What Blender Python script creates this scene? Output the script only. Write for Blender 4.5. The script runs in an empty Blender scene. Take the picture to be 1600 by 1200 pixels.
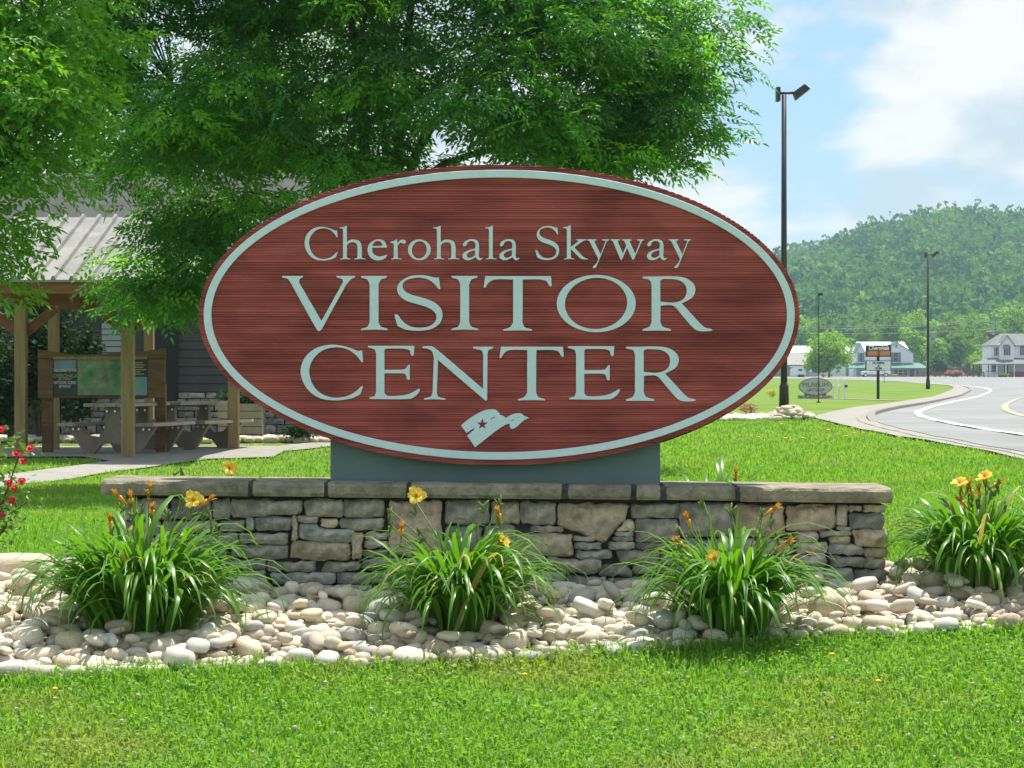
import bpy, bmesh, math, random
import numpy as np
from mathutils import Vector, Matrix, noise as mnoise
from mathutils.geometry import delaunay_2d_cdt

random.seed(7); RNG = np.random.default_rng(7)
SC = bpy.context.scene
COL = SC.collection
R = math.radians

# ------------------------------------------------------------------ camera
FPX, HOR, CAMZ = 3800.0, 580.0, 0.86          # focal length (photo px), horizon row, lens height over the sign's ground
cam_d = bpy.data.cameras.new('camera'); cam = bpy.data.objects.new('camera', cam_d); COL.objects.link(cam)
cam.location = (0, 0, CAMZ); cam.rotation_euler = (R(90), 0, 0)
cam_d.sensor_width = 36.0; cam_d.lens = 36.0 * FPX / 1600; cam_d.shift_y = -(600 - HOR) / 1600
cam_d.clip_start = 0.1; cam_d.clip_end = 6000
SC.camera = cam

# ------------------------------------------------------------------ sky, sun, exposure
SUN = Vector((0.22, 0.33, 1.0)).normalized()
world = bpy.data.worlds.new('World'); SC.world = world; world.use_nodes = True
nt = world.node_tree; nt.nodes.clear()
def N(t, typ, **kw):
    n = t.nodes.new(typ)
    for k, v in kw.items(): setattr(n, k, v)
    return n
out = N(nt, 'ShaderNodeOutputWorld'); bg = N(nt, 'ShaderNodeBackground')
sky = N(nt, 'ShaderNodeTexSky', sky_type='NISHITA', sun_disc=False)
sky.sun_elevation = math.asin(SUN.z); sky.sun_rotation = math.atan2(SUN.x, SUN.y)
sky.air_density = 1.0; sky.dust_density = 0.6; sky.ozone_density = 1.2
tc = N(nt, 'ShaderNodeTexCoord'); mp = N(nt, 'ShaderNodeMapping'); mp.inputs['Scale'].default_value = (1, 1, 2.1)
mp.inputs['Location'].default_value = (0.37, 0.1, 0.03)
nz = N(nt, 'ShaderNodeTexNoise'); nz.inputs['Scale'].default_value = 7.5; nz.inputs['Detail'].default_value = 8
nz.inputs['Roughness'].default_value = 0.55; nz.inputs['Distortion'].default_value = 0.15
rp = N(nt, 'ShaderNodeMapRange', interpolation_type='SMOOTHSTEP')
rp.inputs['From Min'].default_value = 0.41; rp.inputs['From Max'].default_value = 0.51
nz2 = N(nt, 'ShaderNodeTexNoise'); nz2.inputs['Scale'].default_value = 17; nz2.inputs['Detail'].default_value = 7
cr = N(nt, 'ShaderNodeMix', data_type='RGBA')
c2 = N(nt, 'ShaderNodeMapRange', interpolation_type='SMOOTHSTEP'); c2.inputs['From Min'].default_value = .36; c2.inputs['From Max'].default_value = .60
cr.inputs['A'].default_value = (3.6, 4.35, 5.0, 1); cr.inputs['B'].default_value = (5.7, 5.8, 5.85, 1)
mx = N(nt, 'ShaderNodeMix', data_type='RGBA')
veil = N(nt, 'ShaderNodeMix', data_type='RGBA'); veil.inputs['Factor'].default_value = 0.7
veil.inputs['B'].default_value = (2.1, 3.75, 5.5, 1)
L = nt.links.new
L(tc.outputs['Generated'], mp.inputs['Vector']); L(mp.outputs['Vector'], nz.inputs['Vector']); L(mp.outputs['Vector'], nz2.inputs['Vector'])
L(nz.outputs['Fac'], rp.inputs['Value']); L(nz2.outputs['Fac'], c2.inputs['Value']); L(c2.outputs['Result'], cr.inputs['Factor'])
L(sky.outputs['Color'], veil.inputs['A']); L(veil.outputs['Result'], mx.inputs['A']); L(cr.outputs['Result'], mx.inputs['B'])
L(rp.outputs['Result'], mx.inputs['Factor']); L(mx.outputs['Result'], bg.inputs['Color'])
bg.inputs['Strength'].default_value = 0.1
L(bg.outputs['Background'], out.inputs['Surface'])
sun_d = bpy.data.lights.new('sun', 'SUN'); sun = bpy.data.objects.new('sun', sun_d); COL.objects.link(sun)
sun_d.energy = 4.4; sun_d.angle = R(0.5); sun_d.color = (1.0, 0.955, 0.88)
sun.rotation_euler = SUN.to_track_quat('Z', 'Y').to_euler(); sun.location = (10, 15, 45)
SC.view_settings.view_transform = 'Standard'; SC.view_settings.look = 'None'
SC.view_settings.exposure = 0.78; SC.view_settings.gamma = 1.0; SC.view_settings.use_curve_mapping = False
SC.cycles.use_denoising = True
SC.cycles.max_bounces = 8; SC.cycles.transparent_max_bounces = 8; SC.cycles.volume_bounces = 0

# ------------------------------------------------------------------ helpers
def P(px, py, Y):                      # photo pixel at a known distance -> point in the place
    return Vector(((px - 800) / FPX * Y, Y, CAMZ + (HOR - py) / FPX * Y))
def ss(a, b, t):
    u = np.clip((np.asarray(t, float) - a) / (b - a), 0, 1); return u * u * (3 - 2 * u)
PY = [-60, 0, 5, 7, 9.9, 11, 40, 64, 90, 120, 160, 250, 450, 5000]
PZ = [-1.2, -.75, -.62, -.40, 0, 0, -.02, -.10, -.25, -.42, -.33, -.20, -.20, -.20]
def tz(x, y):
    x = np.asarray(x, float); y = np.asarray(y, float)
    z = np.interp(y, PY, PZ)
    z = z - 0.32 * ss(12, 28, y) * ss(1.0, -2.0, x) * (1 - ss(70, 120, y))
    return z + 0.012 * np.sin(x * 1.7 + y * 0.6) * np.sin(y * 0.9) * ss(60, 30, y) * (np.abs(y - 10) > 0)
_YS = np.concatenate([np.linspace(5, 60, 2201), np.linspace(60.1, 800, 7400)])
def G(px, py):                         # where the sight line of a photo pixel meets the ground
    xs = (px - 800) / FPX * _YS; zs = CAMZ + (HOR - py) / FPX * _YS
    k = np.argmax(zs <= tz(xs, _YS)); y = _YS[k]
    return Vector((float(xs[k]), float(y), float(tz(xs[k], y))))

def mat(name, col, rough=0.7, col2=None, scale=8.0, detail=4.0, bump=0.0, bscale=None, metal=0.0, stretch=(1, 1, 1), lo=0.35, hi=0.65,
        obj_rand=0.0, island=0.0, spec=0.4, coord='Object', mott=None):
    m = bpy.data.materials.new(name); m.use_nodes = True; t = m.node_tree; b = t.nodes['Principled BSDF']; l = t.links.new
    b.inputs['Roughness'].default_value = rough; b.inputs['Metallic'].default_value = metal
    b.inputs['Specular IOR Level'].default_value = spec
    b.inputs['Base Color'].default_value = (*col, 1); src = None
    c = N(t, 'ShaderNodeTexCoord'); mpn = N(t, 'ShaderNodeMapping'); mpn.inputs['Scale'].default_value = stretch
    l(c.outputs[coord], mpn.inputs['Vector'])
    if col2 is not None:
        n = N(t, 'ShaderNodeTexNoise'); n.inputs['Scale'].default_value = scale; n.inputs['Detail'].default_value = detail
        l(mpn.outputs['Vector'], n.inputs['Vector'])
        rm = N(t, 'ShaderNodeMapRange'); rm.inputs['From Min'].default_value = lo; rm.inputs['From Max'].default_value = hi
        l(n.outputs['Fac'], rm.inputs['Value'])
        x = N(t, 'ShaderNodeMix', data_type='RGBA'); x.inputs['A'].default_value = (*col, 1); x.inputs['B'].default_value = (*col2, 1)
        l(rm.outputs['Result'], x.inputs['Factor']); src = x.outputs['Result']
    if mott:                                 # speckle and staining: (scale, low factor, high factor)
        n = N(t, 'ShaderNodeTexNoise'); n.inputs['Scale'].default_value = mott[0]; n.inputs['Detail'].default_value = 8; n.inputs['Roughness'].default_value = .65; n.inputs['Distortion'].default_value = .4
        l(mpn.outputs['Vector'], n.inputs['Vector']); rm = N(t, 'ShaderNodeMapRange'); rm.inputs['From Min'].default_value = .36; rm.inputs['From Max'].default_value = .62; rm.inputs['To Min'].default_value = mott[1]; rm.inputs['To Max'].default_value = mott[2]
        l(n.outputs['Fac'], rm.inputs['Value']); x = N(t, 'ShaderNodeMix', data_type='RGBA', blend_type='MULTIPLY'); x.inputs['Factor'].default_value = 1
        if src is not None: l(src, x.inputs['A'])
        else: x.inputs['A'].default_value = (*col, 1)
        l(rm.outputs['Result'], x.inputs['B']); src = x.outputs['Result']
    if obj_rand or island:
        h = N(t, 'ShaderNodeHueSaturation')
        if src is not None: l(src, h.inputs['Color'])
        else: h.inputs['Color'].default_value = (*col, 1)
        a = obj_rand or island
        if obj_rand: rnd = N(t, 'ShaderNodeObjectInfo').outputs['Random']
        else: rnd = N(t, 'ShaderNodeNewGeometry').outputs['Random Per Island']
        v = N(t, 'ShaderNodeMapRange'); v.inputs['To Min'].default_value = 1 - a; v.inputs['To Max'].default_value = 1 + a
        l(rnd, v.inputs['Value']); l(v.outputs['Result'], h.inputs['Value'])
        w = N(t, 'ShaderNodeMath', operation='MULTIPLY'); w.inputs[1].default_value = 7.31; l(rnd, w.inputs[0])
        f = N(t, 'ShaderNodeMath', operation='FRACT'); l(w.outputs[0], f.inputs[0])
        v2 = N(t, 'ShaderNodeMapRange'); v2.inputs['To Min'].default_value = .5 - a * .06; v2.inputs['To Max'].default_value = .5 + a * .06
        l(f.outputs[0], v2.inputs['Value']); l(v2.outputs['Result'], h.inputs['Hue'])
        src = h.outputs['Color']
    if src is not None: l(src, b.inputs['Base Color'])
    if bump:
        n2 = N(t, 'ShaderNodeTexNoise'); n2.inputs['Scale'].default_value = bscale or scale * 4; n2.inputs['Detail'].default_value = 6
        l(mpn.outputs['Vector'], n2.inputs['Vector'])
        bp = N(t, 'ShaderNodeBump'); bp.inputs['Strength'].default_value = bump; bp.inputs['Distance'].default_value = 0.02
        l(n2.outputs['Fac'], bp.inputs['Height']); l(bp.outputs['Normal'], b.inputs['Normal'])
    return m

def leafmat(name, col, col2, trans=0.45, rough=0.45, tcol=None, spec=0.35, patch=None):
    """thin leaf: reflects col..col2 (by leaf) and lets light through"""
    m = bpy.data.materials.new(name); m.use_nodes = True; t = m.node_tree; l = t.links.new
    b = t.nodes['Principled BSDF']; o = t.nodes['Material Output']
    g = N(t, 'ShaderNodeNewGeometry'); x = N(t, 'ShaderNodeMix', data_type='RGBA')
    x.inputs['A'].default_value = (*col, 1); x.inputs['B'].default_value = (*col2, 1)
    l(g.outputs['Random Per Island'], x.inputs['Factor'])
    if patch:                                # sere patches with a shape of their own
        c = N(t, 'ShaderNodeTexCoord'); n = N(t, 'ShaderNodeTexNoise'); n.inputs['Scale'].default_value = patch[1]; n.inputs['Detail'].default_value = 5
        l(c.outputs['Object'], n.inputs['Vector']); rm = N(t, 'ShaderNodeMapRange'); rm.inputs['From Min'].default_value = .53; rm.inputs['From Max'].default_value = .75; rm.inputs['To Max'].default_value = .7
        l(n.outputs['Fac'], rm.inputs['Value']); x0 = x; x = N(t, 'ShaderNodeMix', data_type='RGBA'); l(x0.outputs['Result'], x.inputs['A']); x.inputs['B'].default_value = (*patch[0], 1); l(rm.outputs['Result'], x.inputs['Factor'])
    l(x.outputs['Result'], b.inputs['Base Color']); b.inputs['Roughness'].default_value = rough
    b.inputs['Specular IOR Level'].default_value = spec
    tr = N(t, 'ShaderNodeBsdfTranslucent')
    k = N(t, 'ShaderNodeMix', data_type='RGBA', blend_type='MULTIPLY'); k.inputs['Factor'].default_value = 1
    tcol = tcol or (1.5, 1.6, 0.55); k.inputs['B'].default_value = (*tcol, 1)
    l(x.outputs['Result'], k.inputs['A']); l(k.outputs['Result'], tr.inputs['Color'])
    ms = N(t, 'ShaderNodeMixShader'); ms.inputs[0].default_value = trans
    l(b.outputs[0], ms.inputs[1]); l(tr.outputs[0], ms.inputs[2]); l(ms.outputs[0], o.inputs['Surface'])
    return m

def mesh_from(name, verts, faces, mats, smooth=False, midx=None):
    me = bpy.data.meshes.new(name); me.from_pydata([tuple(v) for v in verts], [], faces)
    for m in (mats if isinstance(mats, (list, tuple)) else [mats]): me.materials.append(m)
    if midx is not None: me.polygons.foreach_set('material_index', midx)
    if smooth: me.polygons.foreach_set('use_smooth', [True] * len(me.polygons))
    me.update(); return me
def np_mesh(name, V, F, m, smooth=False):   # big meshes from arrays; F is (n,3) or (n,4)
    me = bpy.data.meshes.new(name); V = np.asarray(V, np.float32); F = np.asarray(F, np.int32); k = F.shape[1]
    me.vertices.add(len(V)); me.vertices.foreach_set('co', V.ravel())
    me.loops.add(F.size); me.loops.foreach_set('vertex_index', F.ravel())
    me.polygons.add(len(F)); me.polygons.foreach_set('loop_start', np.arange(0, F.size, k, dtype=np.int32))
    me.polygons.foreach_set('loop_total', np.full(len(F), k, np.int32))
    me.polygons.foreach_set('use_smooth', np.full(len(F), smooth))
    me.materials.append(m); me.update(calc_edges=True); return me
def link(name, me, parent=None, loc=None, rot=None, scale=None):
    o = bpy.data.objects.new(name, me); COL.objects.link(o)
    if parent is not None: o.parent = parent
    if loc is not None: o.location = loc
    if rot is not None: o.rotation_euler = rot
    if scale is not None: o.scale = scale
    return o
def tag(o, label=None, cat=None, group=None, kind=None):
    if label: o['label'] = label
    if cat: o['category'] = cat
    if group: o['group'] = group
    if kind: o['kind'] = kind
    return o
def thing(name, label, cat, loc=(0, 0, 0), rz=0, group=None):
    o = bpy.data.objects.new(name, None); COL.objects.link(o); o.location = loc; o.rotation_euler = (0, 0, rz)
    o.empty_display_size = 0.1
    return tag(o, label, cat, group)
def copy_tree(o, parent=None):
    c = o.copy(); COL.objects.link(c); c.parent = parent
    for ch in list(o.children): copy_tree(ch, c)
    return c

class MB:
    def __init__(s): s.v = []; s.f = []; s.m = []
    def add(s, vs, fs, mi=0):
        k = len(s.v); s.v += [tuple(v) for v in vs]; s.f += [tuple(i + k for i in f) for f in fs]; s.m += [mi] * len(fs); return s
    def box(s, c, d, rz=0, mi=0, M=None):
        cx, cy, cz = c; hx, hy, hz = d[0] / 2, d[1] / 2, d[2] / 2
        vs = [Vector((x, y, z)) for z in (-hz, hz) for y in (-hy, hy) for x in (-hx, hx)]
        if M is not None: vs = [M @ v for v in vs]
        elif rz: Rm = Matrix.Rotation(rz, 3, 'Z'); vs = [Rm @ v for v in vs]
        vs = [v + Vector(c) for v in vs]
        return s.add(vs, [(0, 2, 3, 1), (4, 5, 7, 6), (0, 1, 5, 4), (2, 6, 7, 3), (0, 4, 6, 2), (1, 3, 7, 5)], mi)
    def tube(s, pts, rad, n=8, mi=0, caps=True):
        pts = [Vector(p) for p in pts]; k0 = len(s.v); rad = rad if isinstance(rad, (list, tuple)) else [rad] * len(pts)
        for i, p in enumerate(pts):
            d = (pts[min(i + 1, len(pts) - 1)] - pts[max(i - 1, 0)]).normalized()
            a = d.cross(Vector((0.3, 1, 0.1))) if abs(d.y) < .9 else d.cross(Vector((1, 0, 0)))
            a.normalize(); b = d.cross(a)
            for j in range(n):
                t = 2 * math.pi * j / n; s.v.append(tuple(p + (a * math.cos(t) + b * math.sin(t)) * rad[i]))
        for i in range(len(pts) - 1):
            for j in range(n):
                A = k0 + i * n + j; B = k0 + i * n + (j + 1) % n
                s.f.append((A, B, B + n, A + n)); s.m.append(mi)
        if caps:
            s.f.append(tuple(k0 + j for j in range(n))[::-1]); s.m.append(mi)
            s.f.append(tuple(k0 + (len(pts) - 1) * n + j for j in range(n))); s.m.append(mi)
        return s
    def prism(s, poly, a, b, axis='Y', mi=0):   # poly (u,v) extruded along an axis from a to b
        n = len(poly)
        def pt(u, v, w): return {'Y': (u, w, v), 'X': (w, u, v), 'Z': (u, v, w)}[axis]
        vs = [pt(u, v, a) for u, v in poly] + [pt(u, v, b) for u, v in poly]
        fs = [tuple(range(n)), tuple(range(2 * n - 1, n - 1, -1))] + [(i, i + n, (i + 1) % n + n, (i + 1) % n) for i in range(n)]
        return s.add(vs, fs, mi)
    def mesh(s, name, m, smooth=False, bevel=0):
        me = mesh_from(name, s.v, s.f, m, False, s.m)
        bm = bmesh.new(); bm.from_mesh(me); bmesh.ops.recalc_face_normals(bm, faces=bm.faces)
        if bevel: bmesh.ops.bevel(bm, geom=bm.edges[:], offset=bevel, segments=1, affect='EDGES', clamp_overlap=True)
        bm.to_mesh(me); bm.free()
        if smooth: me.polygons.foreach_set('use_smooth', [True] * len(me.polygons))
        return me
    def build(s, name, m, parent=None, smooth=False, bevel=0, loc=None):
        """world-space vertices; stored relative to the parent's base"""
        off = Vector(parent.location) if (parent is not None and parent.parent is None and loc is None) else Vector((0, 0, 0))
        if parent is not None and parent.parent is not None and loc is None: off = Vector(parent.parent.location) + Vector(parent.location)
        if loc is not None: off = Vector(loc)
        s.v = [tuple(Vector(v) - off) for v in s.v]
        return link(name, s.mesh(name, m, smooth, bevel), parent, loc if parent is None else None)

def inpoly(x, y, poly):
    x = np.asarray(x); y = np.asarray(y); r = np.zeros(x.shape, bool); n = len(poly)
    for i in range(n):
        x0, y0 = poly[i]; x1, y1 = poly[(i + 1) % n]
        c = ((y0 > y) != (y1 > y)) & (x < (x1 - x0) * (y - y0) / ((y1 - y0) if y1 != y0 else 1e-9) + x0); r ^= c
    return r
def sheet(name, poly, off, m, step=1.0, zfun=None):
    """a ground sheet inside a polygon (x, y), laid on the terrain"""
    poly = [(float(a), float(b)) for a, b in poly]; pts = []
    for i in range(len(poly)):
        a = Vector(poly[i]); b = Vector(poly[(i + 1) % len(poly)]); k = max(1, min(60, int((b - a).length / step)))
        pts += [a + (b - a) * (j / k) for j in range(k)]
    n = len(pts); e = [(i, (i + 1) % n) for i in range(n)]
    xs = [p.x for p in pts]; ys = [p.y for p in pts]
    gx, gy = np.meshgrid(np.arange(min(xs), max(xs), step), np.arange(min(ys), max(ys), step)); gx = gx.ravel() + .013; gy = gy.ravel() + .017
    k = inpoly(gx, gy, [tuple(p) for p in pts]); inner = [Vector((float(a), float(b))) for a, b in zip(gx[k], gy[k])]
    V, E, F, *_ = delaunay_2d_cdt(pts + inner, e, [], 1, 1e-4)
    z = tz([v.x for v in V], [v.y for v in V]) + off
    fs = []
    for f in F:
        a, b, c = (V[i] for i in f[:3]); fs.append(tuple(f) if (b - a).cross(c - a) > 0 else tuple(f)[::-1])
    me = mesh_from(name, [(v.x, v.y, float(zz)) for v, zz in zip(V, z)], fs, m)
    return tag(link(name, me), kind='structure')
def smoothline(pts, k=6):            # Catmull-Rom through (x, y) points
    pts = [np.array(p, float) for p in pts]; o = []
    for i in range(len(pts) - 1):
        p0 = pts[max(i - 1, 0)]; p1 = pts[i]; p2 = pts[i + 1]; p3 = pts[min(i + 2, len(pts) - 1)]
        for j in range(k):
            t = j / k
            o.append(.5 * ((2 * p1) + (p2 - p0) * t + (2 * p0 - 5 * p1 + 4 * p2 - p3) * t * t + (3 * p1 - p0 - 3 * p2 + p3) * t ** 3))
    o.append(pts[-1]); return [tuple(map(float, p)) for p in o]
def strip(name, line, width, off, m, kind='structure', height=0.0):
    """a ribbon of given width along a ground line (x, y), optionally a raised kerb"""
    n = len(line); mb = MB(); vs = []
    for i in range(n):
        a = Vector(line[max(i - 1, 0)]); b = Vector(line[min(i + 1, n - 1)]); d = (b - a).normalized(); nn = Vector((-d.y, d.x))
        for sgn in (-.5, .5):
            q = Vector(line[i]) + nn * width * sgn; z = float(tz(q.x, q.y)) + off
            vs.append((q.x, q.y, z + height * min(1, .05 + i / 5, .05 + (n - 1 - i) / 5)))
            if height: vs.append((q.x, q.y, z - .03))
    fs = []
    w = 4 if height else 2
    for i in range(n - 1):
        a = i * w; b = a + w
        if height: fs += [(a, a + 2, b + 2, b), (a + 1, a, b, b + 1), (a + 2, a + 3, b + 3, b + 2)]
        else: fs.append((a, a + 1, b + 1, b))
    if height: fs += [(0, 1, 3, 2), (n * 4 - 4, n * 4 - 2, n * 4 - 1, n * 4 - 3)]
    mb.add(vs, fs); o = mb.build(name, m); return tag(o, kind=kind)

# ------------------------------------------------------------------ materials
M = {}
M['lawn'] = mat('lawn', (.085, .195, .018), .9, (.19, .235, .045), .35, 9, .4, 60, spec=.1, mott=(4, .75, 1.12))
M['asphalt'] = mat('asphalt', (.215, .222, .218), .9, (.26, .268, .263), .5, 9, .2, 120, spec=.2, mott=(.25, .9, 1.05))
M['concrete'] = mat('concrete', (.25, .235, .205), .9, (.32, .30, .265), 3.0, 8, .2, 60, spec=.2)
M['kerb'] = mat('kerb', (.22, .20, .175), .9, (.29, .265, .235), 5.0, 6, .2, 60, spec=.2)
M['linewhite'] = mat('road_paint_white', (.78, .78, .76), .7, (.68, .68, .66), 9)
M['lineyellow'] = mat('road_paint_yellow', (.42, .34, .2), .8, (.28, .27, .22), 6)
M['soil'] = mat('soil', (.10, .085, .065), .95, (.16, .14, .11), 20, 6, .5, 80, spec=.1)
M['redwood'] = None
M['mint'] = mat('mint_paint', (.57, .70, .76), .55, (.61, .74, .80), 30, 3, .05, 400, spec=.3)
M['greybox'] = mat('grey_paint', (.105, .165, .16), .6, (.125, .19, .19), 5, 5, .04, 200)
M['darkedge'] = mat('dark_edge', (.035, .03, .03), .6)
M['mortar'] = mat('mortar', (.07, .068, .06), .95, (.12, .115, .10), 25, 6, .5, 90, spec=.1)
SG = dict(bump=.8, bscale=26, spec=.15, obj_rand=.2, mott=(22, .62, 1.12))
M['stone'] = [mat('stone_grey', (.25, .24, .205), .9, (.42, .375, .30), 9, 8, **SG), mat('stone_tan', (.39, .31, .21), .9, (.52, .43, .31), 8, 8, **SG),
              mat('stone_dark', (.18, .185, .17), .9, (.32, .30, .26), 9, 8, **SG), mat('stone_blue', (.22, .25, .245), .9, (.38, .36, .30), 8, 8, **SG)]
M['cap'] = mat('cap_stone', (.20, .185, .135), .9, (.31, .27, .20), 6, 9, .8, 30, spec=.15, obj_rand=.15, mott=(16, .6, 1.15))
RG = dict(bump=.2, bscale=50, spec=.2, obj_rand=.2, mott=(7, .82, 1.06))
M['rock'] = [mat('river_cream', (.57, .48, .36), .75, (.67, .59, .465), 12, 6, **RG), mat('river_tan', (.51, .41, .285), .75, (.61, .52, .39), 10, 6, **RG),
             mat('river_grey', (.42, .41, .37), .75, (.55, .53, .475), 12, 6, **RG), mat('river_brown', (.33, .24, .165), .75, (.45, .35, .26), 9, 6, **RG),
             mat('river_white', (.62, .56, .46), .75, (.72, .665, .56), 12, 6, **RG)]
M['rockmix'] = mat('river_mixed', (.42, .355, .265), .8, (.68, .60, .485), 1.0, 2, .2, 60, island=.28, spec=.2)
M['blade'] = leafmat('daylily_leaf', (.06, .19, .018), (.14, .30, .03), .42, .36, (1.5, 1.6, .45), .45)
M['drybld'] = leafmat('dry_leaf', (.35, .27, .10), (.42, .33, .14), .3, .6)
M['stalk'] = leafmat('stalk', (.12, .22, .04), (.17, .26, .05), .2, .5)
M['petal'] = leafmat('yellow_petal', (.84, .60, .045), (.90, .70, .12), .4, .5, (1.0, 1.0, .7))
M['wilt'] = leafmat('wilted_petal', (.62, .27, .03), (.72, .38, .07), .35, .6, (1.0, 1.0, .7))
M['throat'] = leafmat('flower_throat', (.75, .33, .02), (.80, .40, .03), .3, .5, (1, 1, 1))
M['grass'] = leafmat('grass_blade', (.125, .295, .03), (.24, .44, .065), .5, .5, (1.3, 1.3, .45), .25, patch=((.40, .36, .14), 1.1))
M['leaf'] = leafmat('ash_leaf', (.045, .15, .04), (.10, .25, .055), .42, .34, (1.7, 2.0, .4), .5)
M['leaflight'] = leafmat('maple_leaf', (.10, .27, .03), (.20, .40, .05), .48, .38, (1.6, 1.7, .45), .4)
M['leafsun'] = leafmat('sunlit_ash_leaf', (.12, .30, .035), (.20, .42, .055), .5, .36, (1.6, 1.8, .4), .4)  # brighter copy of the ash leaf: sunlit clumps put into the colour
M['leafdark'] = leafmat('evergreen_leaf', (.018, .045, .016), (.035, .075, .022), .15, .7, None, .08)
M['leafmid'] = leafmat('far_leaf', (.08, .18, .022), (.17, .28, .04), .4, .6, (1.5, 1.5, .5), .1)
M['leafyellow'] = leafmat('yellow_leaf', (.45, .40, .03), (.55, .50, .06), .3, .6)
M['leafrose'] = leafmat('rose_leaf', (.06, .13, .03), (.13, .20, .05), .35, .4)
M['rosered'] = leafmat('rose_petal', (.62, .015, .03), (.72, .04, .06), .3, .5, (1.1, .6, .6))
M['pinkleaf'] = leafmat('pink_foliage', (.40, .17, .13), (.50, .24, .18), .3, .6, (1, 1, .8))
M['forest'] = leafmat('forest_leaf', (.06, .18, .05), (.13, .27, .06), .3, .7, (1.4, 1.4, .5), .05)
M['bark'] = mat('bark', (.07, .055, .042), .95, (.13, .105, .08), 12, 6, .8, 30, stretch=(1, 1, .25), spec=.1)
M['timber'] = mat('treated_timber', (.26, .18, .085), .8, (.36, .26, .13), 3, 6, .15, 40, stretch=(6, 6, .6), spec=.2)
M['cedar'] = mat('cedar_beam', (.17, .068, .034), .8, (.24, .105, .052), 3, 5, .15, 40, stretch=(.6, 6, 6), spec=.2)
M['brownwood'] = mat('brown_board', (.13, .075, .035), .75, (.20, .12, .06), 4, 5, .15, 40, stretch=(1, 6, 6), spec=.2)
M['tinroof'] = mat('galvanised_roof', (.20, .195, .18), .5, (.26, .25, .225), 1.5, 6, .05, 20, metal=.3, mott=(3, .85, 1.05))
M['table'] = mat('table_board', (.32, .26, .20), .75, (.42, .35, .28), 4, 5, .1, 40, spec=.3)
M['tableleg'] = mat('table_leg', (.20, .155, .125), .8, (.27, .215, .175), 5, 5, .1, 50)
M['steel'] = mat('bolt_steel', (.7, .7, .7), .3, metal=1.0)
M['siding'] = mat('grey_siding', (.055, .06, .057), .8, (.07, .075, .07), 3)
M['sidingpale'] = mat('pale_siding', (.27, .30, .315), .8, (.33, .36, .375), 3)
M['dark'] = mat('dark_glass', (.012, .014, .018), .15)
M['planter'] = mat('planter_wood', (.21, .19, .13), .8, (.27, .25, .18), 4)
M['pole'] = mat('bronze_pole', (.025, .024, .023), .5, (.035, .033, .03), 6)
M['white'] = mat('white_paint', (.74, .75, .76), .6, (.70, .71, .72), 3)
M['whiteglareroof'] = mat('white_and_glare_roof', (.78, .80, .80), .35, (.72, .75, .76), 3)  # white roofs, plus sun glare painted onto the green-roofed house
M['greenroof'] = mat('green_metal_roof', (.055, .17, .145), .45, (.075, .20, .175), 2)
M['greyroof'] = mat('grey_shingles', (.15, .155, .15), .9, (.20, .20, .195), 2, 5, .3, 20)
M['tanroof'] = mat('tan_shingles', (.30, .275, .25), .9, (.36, .33, .30), 2)
M['red'] = mat('red_paint', (.22, .025, .03), .6, (.28, .04, .04), 4)
M['shutter'] = mat('grey_shutter', (.13, .17, .20), .7)
M['orange'] = mat('orange_sign', (.72, .14, .035), .5, (.66, .12, .03), 8)
M['black'] = mat('black_paint', (.012, .012, .013), .5)
M['signwhite'] = mat('reader_panel', (.70, .71, .74), .5, (.66, .68, .70), 6)
M['museum'] = mat('grey_sign_wood', (.36, .39, .33), .8, (.46, .49, .42), 6, 4, stretch=(.2, 1, 3))
M['museumtext'] = mat('faded_letter', (.15, .18, .155), .8)
M['tyre'] = mat('tyre', (.02, .02, .02), .8)
M['carwhite'] = mat('car_paint', (.74, .75, .74), .25, spec=.5)
M['glass'] = mat('window_glass', (.03, .04, .05), .08, spec=.6)
M['blueprint'] = mat('photo_print', (.06, .12, .20), .4, (.22, .30, .36), 3)
M['mapgreen'] = mat('map_print', (.08, .25, .09), .4, (.34, .36, .24), 3.5, 9, lo=.42, hi=.66, mott=(6, .6, 1.1))
M['darkprint'] = mat('dark_print', (.02, .035, .03), .4, (.03, .05, .04), 4)
M['teal'] = mat('teal_print', (.12, .30, .28), .4, (.2, .38, .36), 3)
M['textpale'] = mat('pale_letter', (.62, .66, .66), .6)
M['textgold'] = mat('gold_letter', (.42, .36, .16), .6)
def redwood():
    m = mat('red_stain', (.30, .062, .054), .62, (.41, .094, .083), 2.2, 9, stretch=(.8, 1, 22), lo=.38, hi=.62, spec=.25)
    t = m.node_tree; l = t.links.new; b = t.nodes['Principled BSDF']
    src = b.inputs['Base Color'].links[0].from_socket
    c = N(t, 'ShaderNodeTexCoord'); mpn = N(t, 'ShaderNodeMapping'); mpn.inputs['Scale'].default_value = (2.2, 1, 5)
    l(c.outputs['Object'], mpn.inputs['Vector'])
    n = N(t, 'ShaderNodeTexNoise'); n.inputs['Scale'].default_value = 1.6; n.inputs['Detail'].default_value = 5
    l(mpn.outputs['Vector'], n.inputs['Vector'])
    rm = N(t, 'ShaderNodeMapRange'); rm.inputs['From Min'].default_value = .35; rm.inputs['From Max'].default_value = .6
    rm.inputs['To Min'].default_value = .64; rm.inputs['To Max'].default_value = 1.05; l(n.outputs['Fac'], rm.inputs['Value'])
    x = N(t, 'ShaderNodeMix', data_type='RGBA', blend_type='MULTIPLY'); x.inputs['Factor'].default_value = 1
    l(src, x.inputs['A']); l(rm.outputs['Result'], x.inputs['B']); l(x.outputs['Result'], b.inputs['Base Color'])
    return m
M['redwood'] = redwood()

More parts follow.
